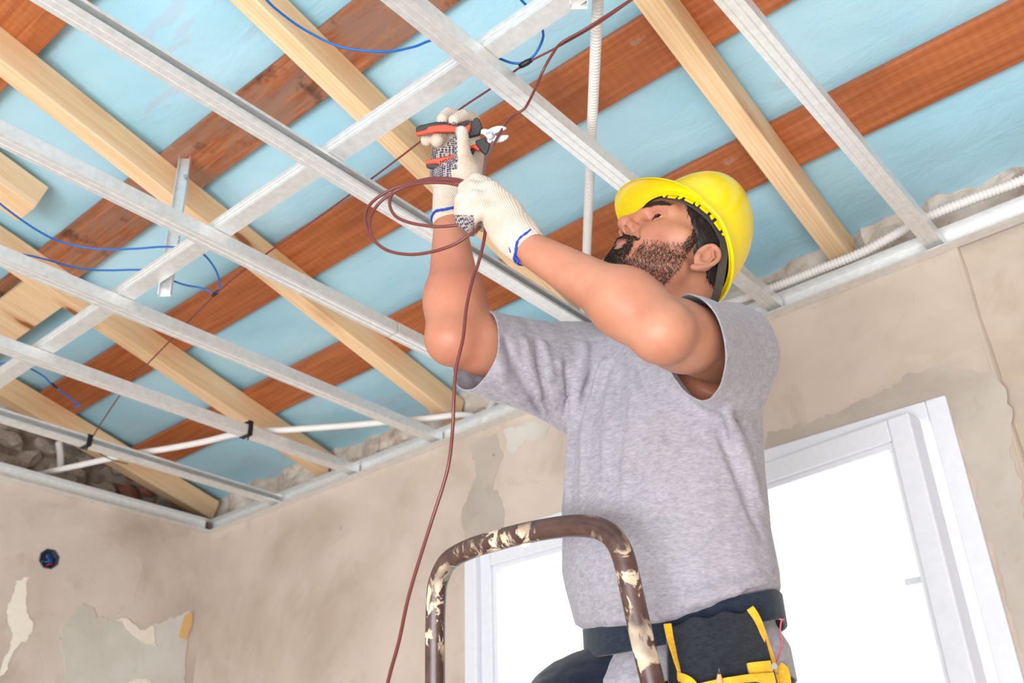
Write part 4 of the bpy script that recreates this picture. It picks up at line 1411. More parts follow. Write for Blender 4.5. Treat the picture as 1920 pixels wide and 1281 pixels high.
# ------------------------------------------------------------------ hard hat
hat = thing('hard_hat', 'yellow plastic hard hat worn by the bearded man', 'helmet', Hw(0.01, 0, 0.19))
tp = math.radians(13)
HF = HB[:, 0] * math.cos(tp) + HB[:, 2] * math.sin(tp)
HU = -HB[:, 0] * math.sin(tp) + HB[:, 2] * math.cos(tp)
HLf = HB[:, 1]
HC = Hw(0.017, 0, 0.030)
def hat_pt(f, l, h):
    return HC + HS * (HF * f + HLf * l + HU * h)
NS, NR = 72, 26
def shell(off):
    V = []
    for i in range(NR + 1):
        t = i / NR                          # rim to crown
        el = t * math.pi / 2
        for k in range(NS):
            a = 2 * math.pi * k / NS
            ca, sa = math.cos(a), math.sin(a)
            e = 1.0
            rr = math.cos(el) ** 0.90
            f = ((0.0955 if ca > 0 else 0.1020) - off) * ca * rr + 0.003
            l = (0.110 - off) * sa * rr
            h = (0.150 - off) * math.sin(el) ** 1.0
            # raised crown ridge running front to back
            if abs(l) < 0.024 and off == 0:
                h += 0.006 * (math.cos(l / 0.024 * math.pi) + 1) / 2 * math.sin(el)
            if i == 0 and off == 0:
                f *= 1.045; l *= 1.045
            elif i == 1 and off == 0:
                f *= 1.02; l *= 1.02
            back = max(0, -ca)
            h -= 0.022 * back * (1 - t) ** 2
            f += 0.020 * math.sin(el) ** 1.5
            f -= 0.006 * back * math.sin(2 * el)
            V.append(hat_pt(f, l, h))
    return V
Vo, Vi = shell(0.0), shell(0.0032)
n = len(Vo)
F = []
for i in range(NR):
    for k in range(NS):
        a, b2, c2, d2 = i * NS + k, i * NS + (k + 1) % NS, (i + 1) * NS + (k + 1) % NS, (i + 1) * NS + k
        F.append((a, b2, c2, d2)); F.append((n + d2, n + c2, n + b2, n + a))
for k in range(NS):
    F.append((k, n + k, n + (k + 1) % NS, (k + 1) % NS))
obj('shell', MB().add(Vo + Vi, F), MAT['yellow'], hat, smooth=True, angle=60)
# peak
V, F = [], []
NA, NP = 34, 8
for j in range(2):
    for i in range(NA + 1):
        a = -1.32 + 2.64 * i / NA
        for q in range(NP + 1):
            t = q / NP
            ext = 0.039 * max(0, math.cos(a * 1.19)) ** 0.75
            rf = 0.1030 + ext * t
            f = rf * math.cos(a)
            l = (0.111 + ext * 0.55 * t) * math.sin(a)
            h = 0.004 - 0.016 * t * t * max(0, math.cos(a)) ** 2 + 0.020 * t * math.sin(a) ** 2 * ext / 0.039 - (0.003 if j else 0)
            if q == NP: h -= 0.003 if j == 0 else 0.0035
            V.append(hat_pt(f, l, h))
m = (NA + 1) * (NP + 1)
for i in range(NA):
    for q in range(NP):
        a = i * (NP + 1) + q
        F.append((a, a + 1, a + NP + 2, a + NP + 1)); F.append((m + a + NP + 1, m + a + NP + 2, m + a + 1, m + a))
for i in range(NA):
    a = i * (NP + 1) + NP
    F.append((a, m + a, m + a + NP + 1, a + NP + 1))
obj('peak', MB().add(V, F), MAT['yellow'], hat, smooth=True, angle=50)
# gutter lip along the rim, and the slots that hold the cradle
pts = [hat_pt((0.1000 if math.cos(a) > 0 else 0.1068) * math.cos(a) + 0.003, 0.1145 * math.sin(a), -0.001 - 0.022 * max(0, -math.cos(a))) for a in np.linspace(1.15, 2 * math.pi - 1.15, 70)]
obj('rim', MB().tube(pts, 0.0032, 8), MAT['yellow'], hat, smooth=True)
for a in (0.62, 0.98, 1.3, 1.68, -1.3, -1.75):
    c = hat_pt(0.0880 * math.cos(a) + 0.004, 0.1015 * math.sin(a), 0.001 - 0.021 * max(0, -math.cos(a)))
    rad = HF * math.cos(a) + HLf * math.sin(a); tg = -HF * math.sin(a) + HLf * math.cos(a)
    t = MB()
    for s, w, hh in ((0, 0.017, 0.012), (-1, 0.005, 0.006), (1, 0.005, 0.007)):
        o0 = c + tg * s * 0.016
        t.prism([(-w / 2, -0.003), (w / 2, -0.003), (w / 2, hh), (-w / 2, hh)], o0 - rad * 0.0016, o0 + rad * 0.0016, tg, HU)
    obj('cradle_clip', t, MAT['yellow'], hat, bevel=0.001)
# suspension: forehead band, inner cap, nape strap
pts, wd, nd = [], [], []
for a in np.linspace(-math.pi, math.pi, 73):
    f = 0.0870 * math.cos(a) + 0.002; l = 0.0835 * math.sin(a)
    drop = 0.012 * max(0, -math.cos(a))
    pts.append(hat_pt(f, l, 0.017 - drop)); wd.append(HU); nd.append(HF * math.cos(a) + HLf * math.sin(a))
obj('headband', MB().strip(pts, wd, 0.026, nd, 0.004), MAT['band'], hat, smooth=True, angle=40)
V, F = [], []
for i in range(13):
    el = (0.10 + 0.90 * i / 12) * math.pi / 2
    for k in range(40):
        a = 2 * math.pi * k / 40
        V.append(hat_pt(0.092 * math.cos(a) * math.cos(el) + 0.001, 0.089 * math.sin(a) * math.cos(el), 0.004 + 0.118 * math.sin(el)))
for i in range(12):
    for k in range(40):
        F.append((i * 40 + k, i * 40 + (k + 1) % 40, i * 40 + 40 + (k + 1) % 40, i * 40 + 40 + k))
obj('cradle', MB().add(V, F), MAT['blackplastic'], hat, smooth=True)
for s in (1, -1):
    q = [Hw(-0.006, 0.085 * s, 0.040), Hw(-0.024, 0.083 * s, 0.006), Hw(-0.042, 0.073 * s, -0.024), Hw(-0.060, 0.050 * s, -0.046), Hw(-0.072, 0.018 * s, -0.056)]
    q = smooth_path(q, 6)
    nn = grad(lambda X: sd_ell(Hl(X), (-0.02, 0, 0.03), (0.1, 0.09, 0.12)), np.array(q), 0.002)
    tt = [q[min(i + 1, len(q) - 1)] - q[max(i - 1, 0)] for i in range(len(q))]
    wd = [np.cross(t / np.linalg.norm(t), a) for t, a in zip(tt, nn)]
    obj('nape_strap', MB().strip(q, wd, 0.015, nn, 0.002), MAT['band'], hat, smooth=True, angle=40)

# ------------------------------------------------------------------ tool belt, pouch, pencil
belt = thing('tool_belt', 'dark tool belt with a black pouch trimmed in yellow, worn over the grey shirt', 'tool belt', (-0.765, 1.312, 0.36 + CZ))
def outer(X):
    return np.minimum(shirt_sdf(X), trousers_sdf(X))
pts, wd, nd = [], [], []
for a in np.linspace(-math.pi, math.pi, 97):
    c = np.array([-0.769, 1.312, 0.343 + CZ - 0.033 * max(0, -math.sin(a)) ** 1.2])
    r = np.array([math.cos(a), math.sin(a), 0])
    p = c + np.array([0.1585 * math.cos(a), 0.1160 * math.sin(a), 0])
    pts.append(p); wd.append(np.array([0, 0, 1.0])); nd.append(r)
obj('strap', MB().strip(pts, wd, 0.042, nd, 0.004), MAT['belt'], belt, smooth=True, angle=40)
def belly(u, v, out=0.0):
    p = raymarch(shirt_base, u, v)
    d = -ray(u, v); d /= np.linalg.norm(d)
    return p + d * out
# pouch: a hanging panel that follows the hip, with its own thickness
def pouch_grid(cols, rows, edge_l, edge_r, out):
    G = []
    for j in range(rows + 1):
        t = j / rows
        row = []
        for i in range(cols + 1):
            s = i / cols
            l = edge_l(t); r = edge_r(t)
            u, v = l[0] + (r[0] - l[0]) * s, l[1] + (r[1] - l[1]) * s
            row.append((u, v, out(s, t)))
        G.append(row)
    return G
def front(u, v, v2, out):
    # on the sight line at v2, as far forward as the blousing cloth above it, plus a little air
    p = raymarch(shirt_base, u, v)
    return ony(u, v2, p[1] - out)
depth_of = lambda p: float((p - np.array([0, 0, CZ])) @ (-R[:, 2]))
PD0 = [front(1250, 1120, 1176, 0.010), front(1420, 1095, 1147, 0.010)]
fd0, fd1 = depth_of(PD0[0]), depth_of(PD0[1])
FD = lambda u: fd0 + (fd1 - fd0) * (u - 1250) / 170.0 - (0.03 * math.sin(math.pi * (u - 1250) / 170.0) if 1250 < u < 1420 else 0)
PN = np.cross(PD0[1] - PD0[0], np.array([0, 0, 1.0])); PN /= np.linalg.norm(PN)
if PN[1] > 0: PN = -PN
PX = (PD0[1] - PD0[0]); PW = np.linalg.norm(PX); PX = PX / PW
SAG = max(0.0, float((raymarch(shirt_base, 1335, 1120) - (raymarch(shirt_base, 1250, 1130) + raymarch(shirt_base, 1415, 1105)) / 2) @ PN)) + 0.004
def pou(s, t, o=0.0):
    """s across 0..1, t metres down from the top edge, o metres outwards."""
    bulge = SAG * math.sin(math.pi * min(max(s, 0), 1)) 
    sag = 0.012 * math.sin(math.pi * s)
    return PD0[0] + PX * (PW * (s - 0.5) * (1 + 0.30 * t / 0.2) + PW * 0.5 + 0.03 * t) + PN * (bulge + o) - np.array([0, 0, t]) 
def panel(name, s0, s1, t0, t1, o0, th, m, parent, ns=14, nt=8, puff=0.0, topwave=0.0):
    V = []
    for lay in (0, 1):
        for j in range(nt + 1):
            for i in range(ns + 1):
                s = s0 + (s1 - s0) * i / ns; t = t0 + (t1 - t0) * j / nt
                w = puff * math.sin(math.pi * i / ns) * math.sin(math.pi * min(1, 0.25 + 0.75 * j / nt))
                tt = t + topwave * math.sin(i * 1.3) * (1 - j / nt)
                V.append(pou(s, tt, o0 + (w + th if lay else 0)) + PN * 0.002 * mnoise.noise(Vector((i * 0.5, j * 0.6, 3 * lay))))
    n = (ns + 1) * (nt + 1)
    F = []
    for j in range(nt):
        for i in range(ns):
            a = j * (ns + 1) + i
            F.append((a, a + 1, a + ns + 2, a + ns + 1)); F.append((n + a + ns + 1, n + a + ns + 2, n + a + 1, n + a))
    loop = [i for i in range(ns + 1)] + [(j * (ns + 1) + ns) for j in range(1, nt + 1)] + [nt * (ns + 1) + i for i in range(ns - 1, -1, -1)] + [j * (ns + 1) for j in range(nt - 1, 0, -1)]
    for i in range(len(loop)):
        a, b3 = loop[i], loop[(i + 1) % len(loop)]
        F.append((a, n + a, n + b3, b3))
    return obj(name, MB().add(V, F), m, parent, smooth=True, angle=50)
pch = panel('pouch', 0.0, 1.0, 0.0, 0.25, -0.012, 0.014, MAT['nylon'], belt, puff=0.008, topwave=0.003)
pk = panel('pocket', 0.06, 0.93, 0.092, 0.24, 0.004, 0.010, MAT['nylon'], pch, puff=0.022)
panel('pocket_trim', 0.05, 0.95, 0.086, 0.101, 0.0135, 0.007, MAT['webbing'], pch, ns=16, nt=2, puff=0.012)
panel('pocket_trim', 0.72, 0.96, 0.070, 0.084, 0.010, 0.006, MAT['webbing'], pch, ns=6, nt=2, puff=0.002)
tr_ = [pou(0.98, 0.075, 0.022)]
mb = MB(); mb.tube([pou(0.975, 0.0785, 0.012), pou(0.975, 0.0785, 0.021)], [0.0045, 0.0042], 12)
obj('rivet', mb, MAT['jaw'], pch, smooth=True, angle=40)
def webbing(name, px, w, parent, twist):
    pts = smooth_path([P(q[0], q[1], FD(min(q[0], 1440)) - q[2]) for q in px], 6)
    wd, nd = [], []
    vd = np.array([0.555, -0.672, -0.49])
    for i in range(len(pts)):
        t = pts[min(i + 1, len(pts) - 1)] - pts[max(i - 1, 0)]; t /= np.linalg.norm(t)
        s = np.cross(t, vd); s /= np.linalg.norm(s); f = np.cross(s, t)
        an = twist * math.sin(i / len(pts) * math.pi)
        wd.append(s * math.cos(an) + f * math.sin(an)); nd.append(-s * math.sin(an) + f * math.cos(an))
    return obj(name, MB().strip(pts, wd, w, nd, 0.0022), MAT['webbing'], parent, smooth=True, angle=40)
webbing('yellow_strap', [(1251, 1170, .010), (1256, 1200, .016), (1266, 1235, .022), (1278, 1270, .026), (1285, 1310, .03)], 0.0105, pch, 0.9)
webbing('yellow_strap', [(1406, 1140, .006), (1421, 1165, .014), (1436, 1205, .020), (1448, 1245, .024), (1456, 1290, .026)], 0.0105, pch, 0.8)
webbing('yellow_strap', [(1459, 1252, .018), (1468, 1262, .022), (1474, 1300, .024)], 0.017, pch, 0.2)
webbing('yellow_strap', [(1272, 1268, .03), (1292, 1278, .04), (1310, 1300, .044)], 0.012, pch, 0.2)
mb = MB().tube(smooth_path([P(1466, 1160, fd1 + .02), P(1463, 1180, fd1 + .016), P(1466, 1205, fd1 + .01), P(1456, 1245, fd1 - .02)], 5), 0.0011, 6)
mb.tube([P(1461, 1161, fd1 + .02), P(1471, 1162, fd1 + .02)], 0.0010, 6)
obj('pink_string', mb, MAT['pink'], belt, smooth=True)
pm = FD(1350) - 0.062
pa, pb = P(1348, 1253, pm), P(1352, 1330, pm + 0.012)
ax = (pb - pa) / np.linalg.norm(pb - pa)
pencil = thing('pencil', 'sharpened wooden pencil tip sticking out of the tool pouch', 'pencil', pb)
obj('lead', MB().tube([pa, pa + ax * 0.008], [0.0009, 0.0021], 10), MAT['lead'], pencil, smooth=True)
obj('sharpened_end', MB().tube([pa + ax * 0.0078, pa + ax * 0.026], [0.0021, 0.0062], 10), MAT['pencilwood'], pencil, smooth=True, angle=40)
obj('barrel', MB().tube([pa + ax * 0.0255, pa + ax * 0.15], 0.0064, 6), MAT['pencilwood'], pencil)

# ------------------------------------------------------------------ cutting pliers in the right hand
CU, CR, CB = R[:, 1], R[:, 0], R[:, 2]      # picture up, right and towards the viewer, for building at the hand
PLD = 1.752
zp = lambda a, b, D=PLD: P(770 + a / 9.15, 200 + b / 9.15, D)
pl = thing('cutting_pliers', 'diagonal cutting pliers with orange and black grips held in the right glove', 'pliers', zp(1365, 505))
def flat(name, outline, D0, D1, m, parent, bevel=0.0012):
    """A solid of real thickness: outline in the pliers' own plane, from depth D0 to D1."""
    a = [P(770 + x / 9.15, 200 + y / 9.15, PLD) for x, y in outline]
    nv = CB
    f = [p + nv * (PLD - D0) for p in a]; g = [p + nv * (PLD - D1) for p in a]
    n = len(a)
    mb = MB().add(f + g, [tuple(range(n - 1, -1, -1)), tuple(range(n, 2 * n))] + [(i, (i + 1) % n, n + (i + 1) % n, n + i) for i in range(n)])
    return obj(name, mb, m, parent, bevel=bevel)
h = 0.0055
jaw1 = flat('jaw', [(1195, 480), (1200, 405), (1250, 385), (1330, 400), (1400, 365), (1480, 340), (1570, 338), (1640, 365), (1650, 385), (1610, 415), (1540, 440), (1460, 470), (1420, 560), (1330, 600), (1290, 520), (1250, 490)], PLD - h, PLD + 0.001, MAT['jaw'], pl)
jaw2 = flat('jaw', [(1300, 560), (1330, 440), (1430, 430), (1470, 500), (1560, 490), (1680, 488), (1685, 520), (1640, 570), (1570, 605), (1480, 615), (1400, 590), (1365, 640), (1320, 625)], PLD - 0.002, PLD + h, MAT['jaw'], pl)
c = zp(1365, 505)
mb = MB().tube([c + CB * 0.0045, c + CB * 0.0075, c + CB * 0.0085], [0.0080, 0.0080, 0.0068], 28)
obj('pivot', mb, MAT['jaw'], pl, smooth=True, angle=40)
mb = MB().tube([c + CB * 0.0080, c + CB * 0.0092], [0.0032, 0.0026], 20)
obj('pivot_pin', mb, MAT['jaw'], pl, smooth=True, angle=40)
# upper handle
flat('handle_guard', [(1050, 300), (1090, 220), (1140, 195), (1170, 215), (1210, 300), (1240, 385), (1200, 420), (1190, 490), (1080, 520), (1000, 540), (1000, 460), (1030, 440)], PLD - 0.009, PLD + 0.007, MAT['grip'], pl, 0.002)
flat('handle_core', [(100, 440), (85, 395), (110, 350), (160, 325), (440, 262), (700, 300), (900, 310), (1030, 300), (1030, 430), (1000, 460), (720, 450), (420, 445), (130, 470)], PLD - 0.004, PLD + 0.008, MAT['grip'], pl, 0.003)
flat('handle_sleeve', [(105, 495), (92, 455), (270, 410), (310, 358), (430, 335), (600, 322), (760, 350), (940, 360), (1035, 300), (1020, 460), (860, 455), (720, 450), (440, 448), (240, 490), (130, 512)], PLD - 0.008, PLD + 0.004, MAT['orange'], pl, 0.002)
# lower handle, its end crossing the palm
flat('handle_guard', [(1110, 600), (1200, 570), (1285, 540), (1300, 620), (1365, 640), (1350, 720), (1320, 830), (1260, 815), (1200, 760), (1120, 655)], PLD - 0.009, PLD + 0.007, MAT['grip'], pl, 0.002)
flat('handle_sleeve', [(960, 720), (1000, 700), (1090, 655), (1130, 665), (1195, 745), (1170, 775), (1110, 745), (1060, 720), (990, 760), (930, 800)], PLD - 0.008, PLD + 0.006, MAT['orange'], pl, 0.002)
flat('handle_core', [(940, 860), (1000, 755), (1060, 715), (1110, 740), (1080, 800), (1010, 860), (960, 890)], PLD - 0.004, PLD + 0.007, MAT['grip'], pl, 0.002)
DL = 0.0
lowD = PLD - 0.004
def flat2(name, outline, out0, out1, m, parent, bevel=0.0012):
    a = [P(770 + x / 9.15, 200 + y / 9.15, lowD) for x, y in outline]
    f = [p + CB * out1 for p in a]; g = [p + CB * out0 for p in a]
    n = len(a)
    mb = MB().add(f + g, [tuple(range(n - 1, -1, -1)), tuple(range(n, 2 * n))] + [(i, (i + 1) % n, n + (i + 1) % n, n + i) for i in range(n)])
    return obj(name, mb, m, parent, bevel=bevel)
flat2('handle_core', [(265, 1000), (280, 985), (450, 985), (520, 1010), (600, 1000), (760, 920), (980, 800), (960, 880), (760, 1010), (600, 1060), (480, 1070), (300, 1060), (268, 1040)], -0.006, 0.004, MAT['grip'], pl, 0.002)
osl = flat2('handle_sleeve', [(258, 990), (262, 935), (300, 918), (480, 890), (700, 850), (900, 770), (990, 730), (985, 800), (780, 930), (690, 990), (560, 1016), (520, 1012), (455, 988), (280, 1000)], -0.004, 0.007, MAT['orange'], pl, 0.002)
# lettering on the sleeve, upside down as seen here: ...TON
def lettering(txt, center, right, up, size, m, parent, name='lettering'):
    cu = bpy.data.curves.new(name, 'FONT')
    cu.body = txt; cu.size = size; cu.align_x = 'CENTER'; cu.align_y = 'CENTER'; cu.extrude = 0.0002; cu.offset = 0.0003
    ob = bpy.data.objects.new('tmp', cu); COL.objects.link(ob)
    dg = bpy.context.evaluated_depsgraph_get()
    me = bpy.data.meshes.new_from_object(ob.evaluated_get(dg))
    bpy.data.objects.remove(ob)
    nrm = np.cross(right, up)
    V = [center + right * v.co.x + up * v.co.y + nrm * (v.co.z + 0.0003) for v in me.vertices]
    F = [tuple(p.vertices) for p in me.polygons]
    return obj(name, MB().add(V, F), m, parent)
rt = zp(505, 965) - zp(700, 915); rt /= np.linalg.norm(rt)     # the text runs right to left
upv = np.cross(CB, rt); upv /= np.linalg.norm(upv)
lettering('XTON', P(770 + 625 / 9.15, 200 + 938 / 9.15, lowD) + CB * 0.0074, rt, upv, 0.0088, MAT['print'], osl)

# ------------------------------------------------------------------ brown wires
def wire(pts, r=0.0027, per=8, n=10):
    return MB().tube(smooth_path(pts, per), r, n)
w = MB()
up_pts = [P(906, 332, 1.52), P(911, 300, 1.60), P(924, 275, 1.70), P(937, 250, 1.742), P(947, 233, 1.752), P(962, 217, 1.765)]
q = onz(982, 205, 1.232); up_pts += [q, onz(992, 190, 1.236), onz(1006, 161, 1.238), onz(1019, 131, 1.250), onz(1036, 101, 1.275), onz(1053, 80, 1.296), onz(1090, 59, 1.300), onz(1127, 36, 1.304), onz(1186, -2, 1.304), onz(1250, -42, 1.304)]
w.tube(smooth_path(up_pts, 8), 0.0026, 10)
z3 = lambda a, b, D: P(660 + a / 4.0025, 180 + b / 4.0025, D)
# coil: two and a half turns from the left fist
c1 = [z3(900, 640, 1.50), z3(868, 650, 1.50), z3(780, 625, 1.51), z3(600, 618, 1.53), z3(440, 655, 1.55), z3(300, 700, 1.56), z3(170, 780, 1.56), z3(105, 870, 1.555), z3(110, 980, 1.545), z3(160, 1080, 1.53), z3(270, 1160, 1.51), z3(430, 1190, 1.49), z3(600, 1170, 1.47), z3(760, 1118, 1.455), z3(870, 1050, 1.45), z3(930, 1010, 1.455), z3(960, 985, 1.47)]
w.tube(smooth_path(c1, 8), 0.0026, 10)
c2 = [z3(900, 680, 1.496), z3(860, 685, 1.498), z3(700, 652, 1.512), z3(520, 655, 1.53), z3(380, 690, 1.545), z3(230, 780, 1.555), z3(150, 880, 1.553), z3(133, 960, 1.545), z3(148, 1050, 1.533), z3(172, 1090, 1.527)]
w.tube(smooth_path(c2, 8), 0.0026, 10)
c3 = [z3(900, 655, 1.504), z3(860, 655, 1.506), z3(700, 630, 1.518), z3(480, 652, 1.54), z3(330, 712, 1.548), z3(285, 780, 1.545), z3(292, 850, 1.537), z3(340, 912, 1.528), z3(450, 955, 1.515), z3(620, 980, 1.50), z3(740, 975, 1.49), z3(840, 962, 1.485), z3(900, 950, 1.488)]
w.tube(smooth_path(c3, 8), 0.0026, 10)
c4 = [P(912, 420, 1.475), P(906, 458, 1.46), P(895, 500, 1.44), P(888, 517, 1.435), P(875, 574, 1.42), P(868, 635, 1.40), P(855, 692, 1.39), P(851, 749, 1.38), P(849, 800, 1.375), P(843, 860, 1.365), P(832, 907, 1.36), P(805, 991, 1.35), P(768, 1112, 1.320), P(748, 1203, 1.290), P(727, 1281, 1.260)]
q = c4[-1]
c4 += [q + np.array([-0.006, -0.016, -0.09]), q + np.array([-0.02, -0.03, -0.45]), q + np.array([-0.03, -0.02, -1.0]), q + np.array([-0.03, 0.0, -1.55]), np.array([q[0] + 0.02, q[1] + 0.06, 0.006]), np.array([q[0] + 0.10, q[1] - 0.02, 0.004])]
w.tube(smooth_path(c4, 8), 0.0026, 10)
tag(obj('brown_wire', w, MAT['brown'], smooth=True), 'looped brown wire held in the left glove and hanging down past the ladder', 'wire')
WZ = 1.302
sp = [(1250, -44), (1190, -4), (1120, 45), (1040, 91), (980, 123), (925, 163), (858, 208), (790, 264), (690, 340), (585, 416), (480, 490), (405, 551), (322, 636), (240, 722), (200, 778), (165, 833)]
sp = [onz(u, v, WZ if u > 300 else 1.296) for u, v in sp]
tag(obj('brown_wire', wire(sp, 0.0021, 6), MAT['brown'], smooth=True), 'long straight brown wire stretched across the ceiling above the channels', 'wire')
# blue cables
def cable(px, label, r=0.0024):
    pts = [onz(*q) for q in px]
    return tag(obj('blue_cable', wire(pts, r), MAT['blue'], smooth=True), label, 'cable', 'loose blue cables in the ceiling')
cable([(470, -40, 1.40), (500, 0, 1.40), (530, 27, 1.40), (575, 58, 1.395), (640, 88, 1.38), (720, 97, 1.36), (775, 88, 1.34), (815, 75, 1.325), (870, 84, 1.315), (925, 105, 1.31), (960, 118, 1.306), (985, 116, 1.306), (1003, 102, 1.31), (1017, 75, 1.33), (1017, 55, 1.35), (1005, 25, 1.37), (985, 8, 1.38), (965, -14, 1.38)],
      'blue cable sagging along the top edge, looped beside the taped wire joint')
cable([(-20, 365, 1.36), (0, 382, 1.36), (30, 405, 1.36), (70, 432, 1.36), (110, 452, 1.358), (160, 464, 1.355), (205, 468, 1.352), (260, 466, 1.35), (300, 463, 1.345), (335, 464, 1.34), (368, 470, 1.335), (385, 480, 1.332), (402, 502, 1.330), (411, 525, 1.325), (411, 543, 1.315), (404, 552, 1.306)],
      'upper blue cable on the left, sagging across two pine beams to the wire joint')
cable([(-20, 474, 1.36), (0, 475, 1.36), (40, 477, 1.36), (80, 485, 1.357), (130, 499, 1.355), (170, 506, 1.352), (210, 507, 1.348), (250, 506, 1.342), (275, 508, 1.338), (315, 523, 1.332), (345, 534, 1.325), (372, 539, 1.318), (390, 545, 1.310), (402, 551, 1.305)],
      'lower blue cable on the left, just above the fourth steel channel')
cable([(-20, 684, 1.34), (0, 682, 1.34), (20, 681, 1.34), (50, 688, 1.338), (82, 706, 1.335), (98, 722, 1.33), (125, 742, 1.325), (146, 757, 1.32), (150, 761, 1.318), (144, 763, 1.318), (138, 761, 1.318)],
      'short blue cable end hooked at its tip, above the left end of a channel')
# tape and ties
def wrap(a, b, r, name, label):
    mb = MB().tube([a, a + (b - a) * 0.3, a + (b - a) * 0.6, b], [r * 0.8, r, r * 1.05, r * 0.75], 12)
    return tag(obj(name, mb, MAT['tape'], smooth=True), label, 'tape', 'black ties and tape')
wrap(onz(974, 125, 1.300), onz(997, 112, 1.304), 0.0055, 'black_tape', 'black tape joining the blue cable to the brown wire beside the long channel')
wrap(onz(399, 555, 1.302), onz(409, 546, 1.304), 0.005, 'black_tape', 'small black tape wrap where two blue cables meet the brown wire')
wrap(onz(97, 719, 1.331), onz(107, 728, 1.329), 0.004, 'black_tape', 'black tape on the short hooked blue cable')
def strap_loop(x0, y0, label, w=0.038, h=0.031, extra=0.0):
    t, g = 0.0016, 0.0012
    mb = MB()
    a = np.array([x0 - g, y0 - 0.008, SZ - g]); 
    W, H = w + 2 * g, h + 2 * g + extra
    prof_o = [(0, 0), (W, 0), (W, H), (0, H)]; prof_i = [(-t, -t), (W + t, -t), (W + t, H + t), (-t, H + t)]
    V = []
    for yy in (0, 0.016):
        for p, q in prof_o + prof_i:
            V.append(a + np.array([p, yy, q]))
    F = []
    for k in range(4):
        j = (k + 1) % 4
        F += [(k, 8 + k, 8 + j, j), (4 + k, 4 + j, 12 + j, 12 + k), (k, j, 4 + j, 4 + k), (8 + k, 12 + k, 12 + j, 8 + j)]
    mb.add(V, F)
    mb.tube([a + np.array([W * 0.9, 0.008, -t]), a + np.array([W * 0.95, 0.004, -0.02])], [0.0028, 0.0018], 6)
    return tag(obj('black_tie', mb, MAT['tape']), label, 'tie', 'black ties and tape')
t1 = onz(456, 824, 1.25); strap_loop(-2.424, float(t1[1]) - 0.01, 'black tie strapping the white conduit to a steel channel', extra=0.011)
t2 = onz(152, 846, 1.25); strap_loop(-2.846, float(t2[1]) - 0.01, 'black tie round the channel nearest the left wall, ending the brown wire')
tw = [onz(165, 834, 1.295), onz(180, 845, 1.290), onz(200, 858, 1.285), onz(222, 866, 1.280), onz(240, 870, 1.278)]
tag(obj('black_wire', wire(tw, 0.0016), MAT['tape'], smooth=True), 'thin dark wire tail lying in the channel nearest the left wall', 'wire')

# ------------------------------------------------------------------ conduits
def corrugated(pts, r, pitch, name, label, amp=0.0012):
    path = smooth_path(pts, 10)
    path = np.array(path)
    seg = np.r_[0, np.cumsum(np.linalg.norm(np.diff(path, axis=0), axis=1))]
    n = int(seg[-1] / (pitch / 4))
    s = np.linspace(0, seg[-1], n)
    q = np.stack([np.interp(s, seg, path[:, k]) for k in range(3)], -1)
    rad = [r + amp * (1 if (i % 4) in (0, 1) else -1) for i in range(n)]
    return tag(obj(name, MB().tube(list(q), rad, 14), MAT['conduit'], smooth=True), label, 'conduit', 'white plastic conduits')
corrugated([onz(1124, -40, 1.345), onz(1119, 40, 1.345), onz(1113, 170, 1.342), onz(1107, 300, 1.340), onz(1102, 420, 1.340), onz(1098, 520, 1.340), onz(1092, 620, 1.342), onz(1086, 680, 1.345)], 0.0095, 0.0075, 'white_conduit', 'upright white corrugated conduit between the gloved hands and the hard hat')
cw = [ony(u, v, 2.035) for u, v in [(1300, 590), (1390, 562), (1450, 540), (1530, 508), (1620, 472), (1730, 412), (1820, 375), (1925, 335), (2060, 270)]]
corrugated(cw, 0.0115, 0.0085, 'white_conduit', 'white corrugated conduit running along the top of the back wall')
cl = [onz(54, 897, 1.335), onz(80, 888, 1.332), onz(160, 870, 1.318), onz(240, 853, 1.308), onz(310, 842, 1.306), onz(380, 829, 1.305), onz(455, 812, 1.305), onz(540, 806, 1.306), onz(640, 799, 1.308), onz(730, 791, 1.310), onz(800, 785, 1.315), onz(850, 779, 1.322), onz(878, 779, 1.325), onz(893, 784, 1.320), onz(905, 795, 1.30)]
corrugated(cl, 0.0105, 0.012, 'white_conduit', 'smooth white conduit crossing under the pine beams on the left', 0.0001)
cb = [ony(905, 795, 2.06), ony(915, 785, 2.10), ony(926, 765, 2.14)]
corrugated([ony(908, 800, 2.05), ony(914, 778, 2.08), ony(925, 757, 2.12)], 0.012, 0.0085, 'white_conduit', 'short white conduit stub rising into the masonry under the sleeve', 0.0008)
cv = [onx(113, 878, -3.46), onx(113, 855, -3.46), onx(110, 830, -3.47)]
corrugated(cv, 0.013, 0.012, 'white_conduit', 'short upright white pipe in the broken masonry on the left', 0.0001)

# ------------------------------------------------------------------ junction box in the left wall
jb = thing('junction_box', 'dark octagonal junction box with wires, set in the left wall', 'junction box', (WX, BXY, BXZ))
bx = MB()
n = 8
ro, ri = BXR - 0.0006, BXR - 0.004
O = [(BXY + ro * math.cos(math.pi / 8 + k * math.pi / 4), BXZ + ro * math.sin(math.pi / 8 + k * math.pi / 4)) for k in range(8)]
I = [(BXY + ri * math.cos(math.pi / 8 + k * math.pi / 4), BXZ + ri * math.sin(math.pi / 8 + k * math.pi / 4)) for k in range(8)]
V = [(WX + 0.002, *p) for p in O] + [(WX + 0.002, *p) for p in I] + [(WX - 0.034, *p) for p in I] + [(WX - 0.038, *p) for p in O]
F = []
for k in range(8):
    j = (k + 1) % 8
    F += [(k, j, 8 + j, 8 + k), (8 + k, 8 + j, 16 + j, 16 + k), (k, 24 + k, 24 + j, j)]
F += [tuple(range(16, 24)), tuple(range(31, 23, -1))]
bx.add(V, F)
obj('box', bx, MAT['boxplastic'], jb)
